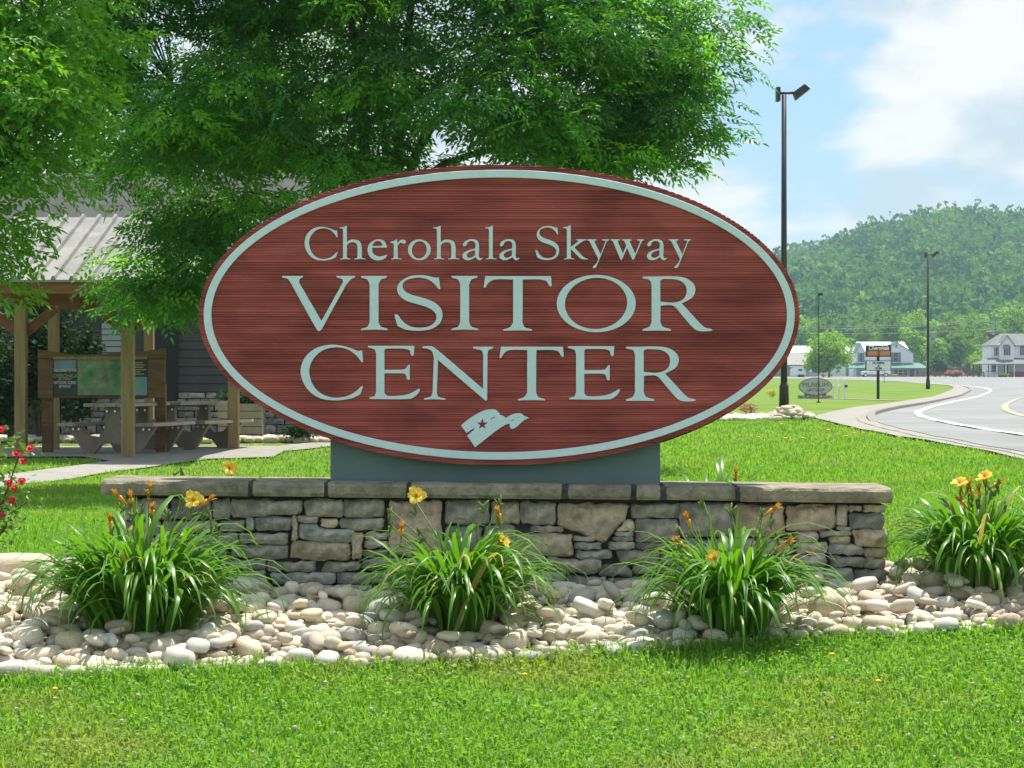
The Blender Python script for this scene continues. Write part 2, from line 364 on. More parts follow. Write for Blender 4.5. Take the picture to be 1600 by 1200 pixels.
def text_mesh(body, size, m, align='CENTER', extrude=.002, sx=1.0, shear=0.0, bold=.012):
    cu = bpy.data.curves.new('txt', 'FONT'); cu.body = body; cu.size = size; cu.align_x = align; cu.align_y = 'CENTER'; cu.extrude = extrude; cu.shear = shear; cu.offset = size * bold
    o = bpy.data.objects.new('txt', cu); COL.objects.link(o); dg = bpy.context.evaluated_depsgraph_get()
    me = bpy.data.meshes.new_from_object(o.evaluated_get(dg)); COL.objects.unlink(o); bpy.data.objects.remove(o)
    me.transform(Matrix.Scale(sx, 4, (1, 0, 0))); me.transform(Matrix.Rotation(R(90), 4, 'X'))
    me.materials.clear(); me.materials.append(m); return me
# ================================================================== the setting: ground, road, paths, hill
def build_ground():
    ys = np.unique(np.concatenate([np.linspace(-40, 4, 12), np.arange(4, 14, .25), np.arange(14, 46, .8), np.arange(46, 180, 4), np.linspace(180, 640, 24), np.linspace(640, 2400, 12)]))
    xs = np.unique(np.concatenate([np.linspace(-1500, -60, 10), np.linspace(-60, -12, 13), np.arange(-12, 12.1, .4), np.linspace(13, 120, 30), np.linspace(130, 1500, 10)]))
    X, Y = np.meshgrid(xs, ys); Z = tz(X, Y); nx = len(xs); ny = len(ys)
    i = np.arange(ny - 1)[:, None] * nx + np.arange(nx - 1)[None]; i = i.ravel()
    F = np.stack([i, i + 1, i + nx + 1, i + nx], 1)
    tag(link('ground', np_mesh('ground', np.stack([X.ravel(), Y.ravel(), Z.ravel()], 1), F, M['lawn'], True)), kind='structure')
build_ground()
g2 = lambda pts: [tuple(G(*p)[:2]) for p in pts]

bed_front = g2([(-160, 1074), (0, 1067), (200, 1058), (400, 1050), (600, 1045), (800, 1038), (1000, 1021), (1200, 1004), (1400, 997), (1600, 985), (1760, 978)])
BFX = [p[0] for p in bed_front]; BFY = [p[1] for p in bed_front]
bed_poly = bed_front + [(2.7, 10.0), (1.72, 10.12), (1.62, 10.55), (-1.9, 10.6), (-2.0, 10.25), (-2.9, 10.3)]
sheet('rock_bed_soil', bed_poly, .006, M['soil'], .3)

path_low = [(-160, 782), (0, 764), (40, 758), (150, 743), (260, 728), (400, 711), (515, 699), (640, 690)]
path_up = [(640, 684), (510, 692), (400, 702), (330, 705), (215, 717), (150, 725), (100, 732), (40, 740), (-40, 749), (-160, 764)]
slab_poly = [(-7.8, 33.9), (-5.9, 33.3), (-5.25, 31.75), (-4.75, 31.75), (-3.3, 33.6), (-3.4, 38.3), (-7.8, 38.3)]
path_poly = g2(path_low + path_up)
sheet('path', path_poly, .02, M['concrete'], .8)

lawn_edge = smoothline(g2([(1700, 746), (1600, 722), (1500, 701), (1400, 684), (1330, 669), (1280, 657)]), 4)
pave_in = smoothline(g2([(1280, 657), (1273, 653), (1300, 645), (1340, 637), (1390, 631), (1440, 623), (1478, 613), (1490, 606), (1470, 601), (1400, 596.3), (1300, 593), (1200, 591.5)]), 4)
road_edge = smoothline(g2([(1200, 590.8), (1300, 592), (1400, 595), (1475, 599.5), (1505, 604), (1516, 610), (1500, 620), (1445, 633), (1400, 641), (1368, 649), (1361, 655), (1375, 664), (1425, 677), (1500, 692), (1600, 711), (1700, 731)]), 4)
pave_poly = lawn_edge + pave_in[1:] + road_edge
sheet('pavement', pave_poly, .03, M['concrete'], 4.0)
far = [(75, 470), (-40, 500)]
road_poly = road_edge + [(60, 24), (160, 200), (200, 455), (-20, 460), tuple(G(1200, 590.2)[:2])]
sheet('road', road_poly, .036, M['asphalt'], 3.5)
k0 = int(len(road_edge) * .26); k1 = int(len(road_edge) * .73)
strip('kerb', road_edge[k0:k1], .16, .03, M['kerb'], height=.075)
wl = smoothline(g2([(1420, 598.0), (1485, 602.3), (1528, 605.5), (1548, 611), (1532, 620), (1480, 632), (1442, 643), (1435, 650), (1452, 657.5), (1505, 669), (1600, 684), (1700, 699)]), 6)
strip('road_line', wl, .16, .047, M['linewhite'])
yl = smoothline(g2([(1640, 613), (1600, 622), (1577, 631), (1570, 639), (1580, 647), (1610, 655), (1680, 668)]), 6)
strip('road_centre_line', yl, .18, .047, M['lineyellow'])
joints = smoothline(g2([(1700, 738), (1600, 717), (1500, 697), (1420, 682), (1350, 664), (1338, 655)]), 4)
strip('kerb_joint', joints, .03, .036, M['kerb'])
foot = smoothline(g2([(1225, 622.6), (1300, 623.2), (1400, 626)]), 4)
strip('footpath', foot, .9, .02, M['concrete'])

def hill_h(x):
    return np.interp(x, [-900, -200, 60, 125, 140, 160, 185, 215, 235, 260, 330, 700, 1500], [20, 32, 42, 44, 47, 55, 60.5, 62, 60, 58, 60, 75, 60]) * 0.93
def hz_(x, y):
    x = np.asarray(x, float); y = np.asarray(y, float)
    u = ss(640, 1120, y); w = .5 * u + .5 * np.clip((y - 640) / 480, 0, 1)
    return -0.6 + hill_h(x * 1100 / np.maximum(y, 700)) * w * (1 - .5 * ss(1250, 1900, y)) + 3 * np.sin(x / 45 + y / 70) * u
xs = np.linspace(-700, 1100, 120); ys = np.linspace(630, 1900, 60); X, Y = np.meshgrid(xs, ys); i = (np.arange(59)[:, None] * 120 + np.arange(119)[None]).ravel()
M['hillsoil'] = mat('woodland_floor', (.035, .06, .02), .95, (.06, .09, .03), .05)
tag(link('hill', np_mesh('hill', np.stack([X.ravel(), Y.ravel(), hz_(X, Y).ravel()], 1), np.stack([i, i + 1, i + 121, i + 120], 1), M['hillsoil'], True)), kind='structure')

# ================================================================== leaves and trees
def quat_mats(n, rng, tilt=None):
    """random rotation matrices (n,3,3)"""
    q = rng.normal(size=(n, 4)); q /= np.linalg.norm(q, axis=1)[:, None]; w, x, y, z = q.T
    return np.stack([1 - 2 * (y * y + z * z), 2 * (x * y - z * w), 2 * (x * z + y * w), 2 * (x * y + z * w), 1 - 2 * (x * x + z * z), 2 * (y * z - x * w),
                     2 * (x * z - y * w), 2 * (y * z + x * w), 1 - 2 * (x * x + y * y)], 1).reshape(n, 3, 3)
def frame_mats(az, pitch, roll):
    """columns: forward, side, up of sprays pointing at azimuth az, falling by pitch"""
    ca, sa, cp, sp = np.cos(az), np.sin(az), np.cos(pitch), np.sin(pitch)
    f = np.stack([ca * cp, sa * cp, -sp], 1); s = np.stack([-sa, ca, 0 * ca], 1); u = np.cross(f, s)
    cr, sr = np.cos(roll)[:, None], np.sin(roll)[:, None]
    s2 = s * cr + u * sr; u2 = np.cross(f, s2); return np.stack([f, s2, u2], 2)
def spray_proto(pairs=3, ln=.072, wd=.030, gap=.048):
    """a pinnate leaf: leaflets as folded diamonds along a drooping stem"""
    V = []; F = []
    def leaf(o, d, l, w):
        o = np.array(o, float); d = np.array(d, float); d /= np.linalg.norm(d); s = np.cross(d, [0, 0, 1]); s /= np.linalg.norm(s)
        k = len(V); V.extend([o, o + d * l * .45 + s * w / 2 + [0, 0, .004], o + d * l + [0, 0, -l * .12], o + d * l * .45 - s * w / 2 + [0, 0, .004]])
        F.append((k, k + 1, k + 2)); F.append((k, k + 2, k + 3))
    for i in range(pairs):
        x = gap * (i + .6); z = -.25 * x * x / (gap * pairs)
        for s in (-1, 1): leaf((x, .003 * s, z), (.62, s * .8, -.18), ln * (1 - .08 * abs(i - 1)), wd)
    x = gap * (pairs + .3); leaf((x, 0, -.25 * x), (1, 0, -.35), ln * 1.1, wd)
    return np.array(V), np.array(F)
def scatter(proto, pos, mats, scl):
    PV, PF = proto; n = len(pos)
    V = np.einsum('nij,kj->nki', mats, PV) * scl[:, None, None] + pos[:, None, :]
    F = PF[None] + (np.arange(n) * len(PV))[:, None, None]
    return V.reshape(-1, 3), F.reshape(-1, PF.shape[1])
def diamond(l, w):
    return np.array([[0, 0, 0], [l * .45, w / 2, .05 * l], [l, 0, -.1 * l], [l * .45, -w / 2, .05 * l]]), np.array([[0, 1, 2], [0, 2, 3]])
def crown_points(lobes, n, rng, shell=.55):
    """clump centres in a union of ellipsoid lobes, denser towards the outside"""
    vol = np.array([l[3] * l[4] * l[5] for l in lobes]); vol = vol ** .62; k = rng.choice(len(lobes), n, p=vol / vol.sum())
    d = rng.normal(size=(n, 3)); d /= np.linalg.norm(d, axis=1)[:, None]; r = shell + (1 - shell) * rng.random(n) ** .7
    r *= np.where(rng.random(n) < .3, rng.random(n), 1)
    Lb = np.array(lobes); return Lb[k, :3] + d * r[:, None] * Lb[k, 3:6]
def limb_mesh(base_pts, ends, rng, r0, name, m, n_main=0, twig=.012):
    mb = MB()
    for pts, rad in base_pts: mb.tube(pts, rad, 9)
    return mb
def make_tree(name, label, cat, base, lobes, stems, n_clump, n_spray, proto, leaf_m, rng, csize=.45, group=None, scl=(.8, 1.25), droop=(.1, 1.0), twig_r=.012, cull=None, trunk_name='trunk', flat=.34, sunlit_m=None):
    root = thing(name, label, cat, base, group=group)
    C = crown_points(lobes, n_clump, rng)
    if cull is not None: C = C[cull(C, rng)]
    n = len(C); per = max(1, n_spray // max(n, 1))
    pos = np.repeat(C, per, 0); loc = np.clip(rng.normal(size=pos.shape), -1.7, 1.7) * csize * np.array([.58, .58, flat]); pos = pos + loc
    az = np.arctan2(loc[:, 1], loc[:, 0]) + rng.normal(size=len(pos)) * .7
    mats = frame_mats(az, rng.uniform(*droop, len(pos)), rng.normal(size=len(pos)) * .5)
    V, F = scatter(proto, pos, mats, rng.uniform(*scl, len(pos)))
    b = np.array(base)
    me = np_mesh('crown', V - b, F, leaf_m); link('crown', me, root)
    if sunlit_m is not None:                     # random clumps get a paler leaf colour, imitating sunlit foliage
        me.materials.append(sunlit_m); me.polygons.foreach_set('material_index', np.repeat(np.repeat((rng.random(n) < .24).astype(np.int32), per), len(proto[1])))
    mb = MB(); SP = []
    for pts, r in stems:
        line = [Vector(p) for p in smoothline(pts, 4)] if len(pts) > 2 else [Vector(p) for p in pts]
        k = len(line); mb.tube(line, [r * (1 - .9 * i / (k - 1)) + .003 for i in range(k)], 8); SP += [(p, r * (1 - .75 * i / (k - 1))) for i, p in enumerate(line)]
    A = np.array([tuple(p) for p, _ in SP])
    for c in C[:: max(1, n // 260)]:
        d = np.linalg.norm(A - c, axis=1) + np.maximum(0, A[:, 2] - c[2] + .1) * 2.0; j = int(np.argmin(d)); p0 = Vector(A[j]); p1 = Vector(c)
        if (p1 - p0).length < .1: continue
        mid = (p0 + p1) / 2 + Vector((rng.normal() * .08, rng.normal() * .08, .1 * (p1 - p0).length)); r = min(SP[j][1] * .5, .012 + .012 * (p1 - p0).length) * (twig_r / .012)
        mb.tube([p0, mid, p1], [r, r * .65, r * .25], 5, caps=False)
    mb.build(trunk_name, M['bark'], root, True)
    return root
SPRAY = spray_proto()
rng = np.random.default_rng(11)
# the big ash behind the sign
b0 = (-1.02, 22.0, float(tz(-1.02, 22)))
def Q(px, py, Y): return tuple(P(px, py, Y))
ash_lobes = []
for px, py, Y, rx, ry, rz_ in [(600, -80, 22, 2.3, 2.4, 1.6), (820, 20, 21.4, 1.5, 1.5, 1.15), (970, 50, 21.8, 1.0, 1.1, .9), (1000, 175, 21.8, .6, .8, .5), (380, 40, 22, 1.7, 1.9, 1.3),
                              (720, 170, 20.8, 1.1, .9, .55), (420, 210, 21, 1.25, 1.3, .75), (270, 110, 22.5, 1.3, 1.5, 1.1), (560, 235, 21.2, .9, .8, .35), (275, 280, 22.5, .7, .9, .5),
                              (335, 390, 23, .62, .7, .6), (265, 470, 23.5, .62, .6, .36), (270, 400, 23.3, .55, .7, .45), (245, 440, 23.2, .3, .4, .2), (375, -357, 18.8, 1.2, 1.4, .8), (880, 210, 21.5, .8, .7, .35), (700, -420, 22, 3.0, 2.6, 1.8), (300, -250, 22, 2.0, 2.2, 1.5), (900, -120, 22, 1.5, 1.5, 1.0),
                              (1065, 115, 21.8, .36, .5, .28), (1095, 72, 21.6, .2, .4, .12), (1080, 185, 21.9, .34, .4, .2), (1000, 235, 21.9, .34, .4, .16), (930, 245, 21.8, .4, .4, .16), (1040, 250, 21.9, .2, .3, .12)]:
    c = P(px, py, Y); ash_lobes.append((c.x, c.y, c.z, rx, ry, rz_))
ash_stems = [([b0, Q(610, 560, 22), Q(618, 300, 22), Q(632, 120, 22), Q(655, -120, 22.2), Q(690, -420, 22.3)], .085),
             ([Q(610, 500, 22), Q(575, 300, 21.9), Q(562, 120, 21.8), Q(530, -60, 21.8), Q(470, -330, 21.8)], .07),
             ([Q(612, 420, 22), Q(650, 240, 21.7), Q(760, 110, 21.5), Q(900, 20, 21.4), Q(1020, -40, 21.6)], .05),
             ([Q(612, 450, 22), Q(660, 280, 21.6), Q(820, 220, 21.5), Q(1000, 160, 21.7), Q(1070, 115, 21.8), Q(1125, 75, 21.7)], .035),
             ([Q(605, 430, 22), Q(520, 260, 21.8), Q(400, 180, 21.8), Q(270, 130, 22.3)], .05),
             ([Q(607, 520, 22), Q(520, 380, 22), Q(400, 330, 22.6), Q(300, 380, 23.1), Q(240, 470, 23.5)], .035),
             ([Q(612, 380, 22), Q(600, 200, 22.3), Q(580, 20, 22.8), Q(560, -200, 23)], .05),
             ([Q(690, 170, 21.6), Q(800, 225, 21.6), Q(930, 245, 21.8), Q(1010, 243, 21.9)], .02)]
def ash_cull(C, rng):
    nn = np.array([mnoise.noise(Vector(c) * .95 + Vector((3, 0, 7))) for c in C]); right = np.clip((C[:, 0] - .2) / 2.2, 0, 1)
    return (nn > -.17 + .02 * right) | ((C[:, 0] < -1.9) & (C[:, 2] < 3.2)) | ((C[:, 0] > .4) & (C[:, 2] < 3.5))
make_tree('ash_tree', 'large ash tree with dense drooping leaves rising behind the oval red sign', 'tree', b0, ash_lobes, ash_stems, 1050, 36000, SPRAY, M['leaf'], rng, .38, cull=ash_cull, scl=(.75, 1.2), droop=(-.45, .75), flat=.19, sunlit_m=M['leafsun'])
# nearer, paler tree at the left
b1 = (-5.3, 18.0, float(tz(-5.3, 18)))
ml = []
for px, py, Y, rx, ry, rz_ in [(-40, 60, 17.5, 1.0, 1.0, .9), (60, 20, 18, .8, .8, .5), (-30, 250, 17.6, .55, .7, .4), (-70, 400, 17.4, .38, .5, .36), (-20, 345, 17.5, .28, .4, .2), (-380, 0, 18, 1.5, 1.6, 1.5), (-150, -250, 18, 1.5, 1.5, 1.0), (-300, 300, 18, .9, 1, .6), (40, 160, 17.6, .42, .5, .3), (-5, 445, 17.5, .24, .3, .12), (90, 150, 17.8, .3, .4, .5)]:
    c = P(px, py, Y); ml.append((c.x, c.y, c.z, rx, ry, rz_))
make_tree('maple_tree', 'pale green tree whose branches hang in front of the metal pavilion roof', 'tree', b1, ml,
          [([b1, (-5.3, 18, 1.2), (-5.2, 18, 2.6), (-5.0, 17.9, 4.6)], .14), ([(-5.3, 18, 1.4), Q(-100, 330, 17.8), Q(20, 250, 17.6)], .05), ([(-5.3, 18, 1.1), Q(-160, 420, 17.7), Q(-20, 420, 17.5)], .04), ([(-5.25, 18, 2.2), Q(-80, 120, 17.8), Q(50, 60, 17.8)], .05)],
          230, 11000, spray_proto(2, .07, .035, .04), M['leaflight'], np.random.default_rng(5), .38, droop=(-.4, .8), flat=.2)
# trees behind the visitor building
dd = diamond(.22, .11)
for i, (px, Y, hw, hh, lab) in enumerate([(120, 60, 5.0, 6.0, 'dense tree standing behind the visitor building, beyond the pavilion roof'), (430, 64, 4.6, 6.0, 'dense tree standing behind the visitor building, beyond the ash trunk')]):
    x = (px - 800) / FPX * Y; zb = float(tz(x, Y)); bb = (x, Y, zb)
    make_tree('broadleaf_tree', lab, 'tree', bb, [(x, Y, zb + 5.6, hw * .8, 3.5, 3.6), (x - 2.2, Y, zb + 3.6, hw * .6, 3, 2.4), (x + 2.4, Y, zb + 4.2, hw * .6, 3, 2.6)],
              [([bb, (x, Y, zb + 2.5), (x + .2, Y, zb + 7)], .25)], 160, 6000, dd, M['leaf'], np.random.default_rng(30 + i), .9, scl=(1.2, 2.2), twig_r=.03)

# far trees, each its own crown and trunk
M['leafbright'] = leafmat('bright_far_leaf', (.14, .29, .02), (.27, .44, .04), .45, .6, (1.5, 1.5, .5), .1)
fard = diamond(.85, .55)
def far_tree(px, ptop, Y, wpx, lab, leaf_m='leafmid', n=1500, seed=0, name='roadside_tree', group=None, zb=None, squat=.5, low=.12):
    rg = np.random.default_rng(seed); x = (px - 800) / FPX * Y; zb = float(tz(x, Y)) if zb is None else zb
    top = CAMZ + (HOR - ptop) / FPX * Y; h = top - zb; w = wpx / 2 * Y / FPX; k = Y / 480
    lobes = [(x, Y, zb + h * (.5 + low * .4), w * .75, w * .75, h * .42)]
    for j in range(6):
        a = rg.uniform(0, 6.28); lobes.append((x + math.cos(a) * w * .5, Y + math.sin(a) * w * .5, zb + h * rg.uniform(.3 + low, .75), w * .5, w * .5, h * .2))
    return make_tree(name, lab, 'tree', (x, Y, zb), lobes, [([(x, Y, zb), (x + .1, Y, zb + h * .35), (x, Y, zb + h * .85)], .018 * h)], 70, n, (fard[0] * k * .8, fard[1]), M[leaf_m], rg, w * .3, group=group, scl=(.6, 1.3), twig_r=.05)
far_tree(1295, 511, 400, 80, 'round bright green tree left of the white house with green roof', n=4200, seed=1, name='round_tree', low=0, leaf_m='leafbright')
mids = [(1395, 478, 560, 70, 'leafmid'), (1440, 470, 575, 66, 'leafbright'), (1478, 486, 545, 60, 'leafmid'), (1515, 478, 560, 62, 'leafbright'), (1552, 492, 545, 60, 'leafmid'), (1590, 462, 590, 80, 'leafbright'), (1640, 470, 570, 80, 'leafmid'),
        (1350, 492, 600, 60, 'leafmid'), (1300, 480, 610, 64, 'leafmid'), (1250, 486, 615, 64, 'leafbright'), (1205, 480, 620, 70, 'leafmid'), (1420, 505, 535, 40, 'leafbright'), (1500, 515, 530, 46, 'leafmid'), (1462, 520, 528, 40, 'leafbright'), (1545, 530, 520, 40, 'leafbright')]
for i, (px, pt, Y, w, lm) in enumerate(mids):
    far_tree(px, pt, Y, w, ('bright green' if lm == 'leafbright' else 'mid green') + (' low' if pt > 500 else ' tall') + ' tree in the wood edge ' + ('behind the round tree and white barn' if px < 1340 else 'behind the green-roofed house' if px < 1432 else 'between the two white houses' if px < 1545 else 'behind the red-shuttered porch house'), lm, 1500, 40 + i, 'woodland_tree', 'trees in the wood edge behind the houses')

# the wooded hill: one far mass
def forest():
    rg = np.random.default_rng(3); n = 3100; Y = 650 + 560 * rg.random(n) ** 1.1; t = np.where(rg.random(n) < .72, rg.uniform(.05, .24, n), rg.uniform(-.16, .31, n)); x = t * Y; z = hz_(x, Y)
    q = np.array([[-.5, 0, -.35], [.1, .45, 0], [.55, 0, .3], [-.1, -.45, .1]]); qf = np.array([[0, 1, 2], [0, 2, 3]])
    per = 84; h = rg.uniform(9, 18, n); r = rg.uniform(2.8, 5.6, n)
    d = rg.normal(size=(n, per, 3)); d[..., 2] = np.abs(d[..., 2]) * 1.1 - .25; d /= np.linalg.norm(d, axis=2)[..., None]
    lump = 1 + .3 * np.sin(d[..., 0] * 5 + rg.uniform(0, 6, (n, 1))) * np.sin(d[..., 2] * 6 + rg.uniform(0, 6, (n, 1)))
    c = np.stack([x, Y, z + h * .58], 1)[:, None, :] + d * np.stack([r, r, h * .45], 1)[:, None, :] * lump[..., None]
    c = c.reshape(-1, 3); m = quat_mats(len(c), rg); V, F = scatter((q, qf), c, m, rg.uniform(.9, 2.0, len(c)))
    me = np_mesh('forest', V, F, M['forest']); me.materials.append(M['forest_dark']); me.materials.append(M['forest_bright'])
    kind = rg.choice(3, n, p=[.50, .34, .16]); me.polygons.foreach_set('material_index', np.repeat(kind, per * 2).astype(np.int32))
    tag(link('forest', me), 'hazy green woodland covering the far hillside', 'forest', kind='stuff')
M['forest_dark'] = leafmat('forest_dark', (.025, .09, .05), (.05, .14, .06), .2, .7, (1.2, 1.4, .6), .05)
M['forest_bright'] = leafmat('forest_bright', (.13, .25, .05), (.22, .35, .07), .35, .7, (1.4, 1.4, .5), .05)
forest()
# ================================================================== the oval sign
YS = 9.88                                    # its front face
sc_ = YS / FPX
SIGN = thing('entrance_sign', 'large oval red wooden visitor center sign with raised pale letters on the stone wall', 'sign', (float((780 - 800) * sc_), 10.0, float(P(780, 752, 10.0).z)))
SO = Vector(SIGN.location)
cx, cz = (780 - 800) * sc_, CAMZ + (HOR - 492) * sc_
def oval_panel(a, b, y0, y1, seed, amp=.0035):
    rg = np.random.default_rng(seed); rows = []; z = -b
    while z < b:                             # uneven sandblasted ridges
        h = rg.uniform(.006, .0125); d = amp * rg.uniform(.5, 1.3)
        for t, e in ((0, 1), (.2, .25), (.5, 0), (.8, .2)): rows.append((z + h * t, e * d))
        z += h
    rows = [(q, e) for q, e in rows if abs(q) < b * .9995]; nx = 48; V = []; F = []
    for q, e in rows:
        w = a * math.sqrt(max(0, 1 - (q / b) ** 2)) - e * 1.3
        for i in range(nx + 1):
            x = w * math.sin((i / nx - .5) * math.pi) if False else w * (2 * i / nx - 1)
            V.append((cx + x, y0 + e, cz + q))
    n = len(rows); k = nx + 1
    for r in range(n - 1):
        for i in range(nx): F.append((r * k + i, r * k + i + 1, (r + 1) * k + i + 1, (r + 1) * k + i))
    o = len(V)
    for q, e in rows:
        w = a * math.sqrt(max(0, 1 - (q / b) ** 2)) - e * 1.3; V += [(cx - w, y1, cz + q), (cx + w, y1, cz + q)]
    for r in range(n - 1):
        F += [(r * k, (r + 1) * k, o + 2 * r + 2, o + 2 * r), (r * k + nx, o + 2 * r + 1, o + 2 * r + 3, (r + 1) * k + nx), (o + 2 * r, o + 2 * r + 2, o + 2 * r + 3, o + 2 * r + 1)]
    F += [tuple(range(nx, -1, -1)) + (o, o + 1)[:2]] if False else []
    return [(Vector(v) - SO) for v in V], F
V, F = oval_panel(470 * sc_, 235 * sc_, YS, YS + .055, 4)
link('panel', mesh_from('panel', V, F, M['redwood']), SIGN)
def ring(a0, b0, a1, b1, y0, y1, n=160):
    V = []; F = []
    for i in range(n):
        t = 2 * math.pi * i / n; c, s = math.cos(t), math.sin(t)
        V += [(cx + a0 * c, y1, cz + b0 * s), (cx + a0 * c, y0 + .0015, cz + b0 * s), (cx + (a0 - .0015) * c, y0, cz + (b0 - .0015) * s), (cx + (a1 + .0015) * c, y0, cz + (b1 + .0015) * s), (cx + a1 * c, y0 + .0015, cz + b1 * s), (cx + a1 * c, y1, cz + b1 * s)]
    for i in range(n):
        a = i * 6; b = (i + 1) % n * 6
        for j in range(5): F.append((a + j, a + j + 1, b + j + 1, b + j))
    return V, F
mb = MB(); mb.add(*ring(461.5 * sc_, 226.5 * sc_, 449.5 * sc_, 214.5 * sc_, YS - .008, YS + .006)); mb.build('border', M['mint'], SIGN)
# dark back board between the two faces
mb = MB(); n = 120; a_, b_ = 474 * sc_, 238.5 * sc_
mb.prism([(cx + .012 + a_ * math.cos(2 * math.pi * i / n), cz - .004 + b_ * math.sin(2 * math.pi * i / n)) for i in range(n)], 10.125, 10.17, 'Y'); mb.build('back_panel', M['darkedge'], SIGN)
mb = MB(); A = P(517, 690, 9.97); B = P(1031, 756, 9.97)
mb.box(((A.x + B.x) / 2, 10.03, (P(0, 560, 9.97).z + B.z - .02) / 2), (B.x - A.x, .175, P(0, 560, 9.97).z - B.z + .02)); mb.build('mounting_box', M['greybox'], SIGN, bevel=.004)

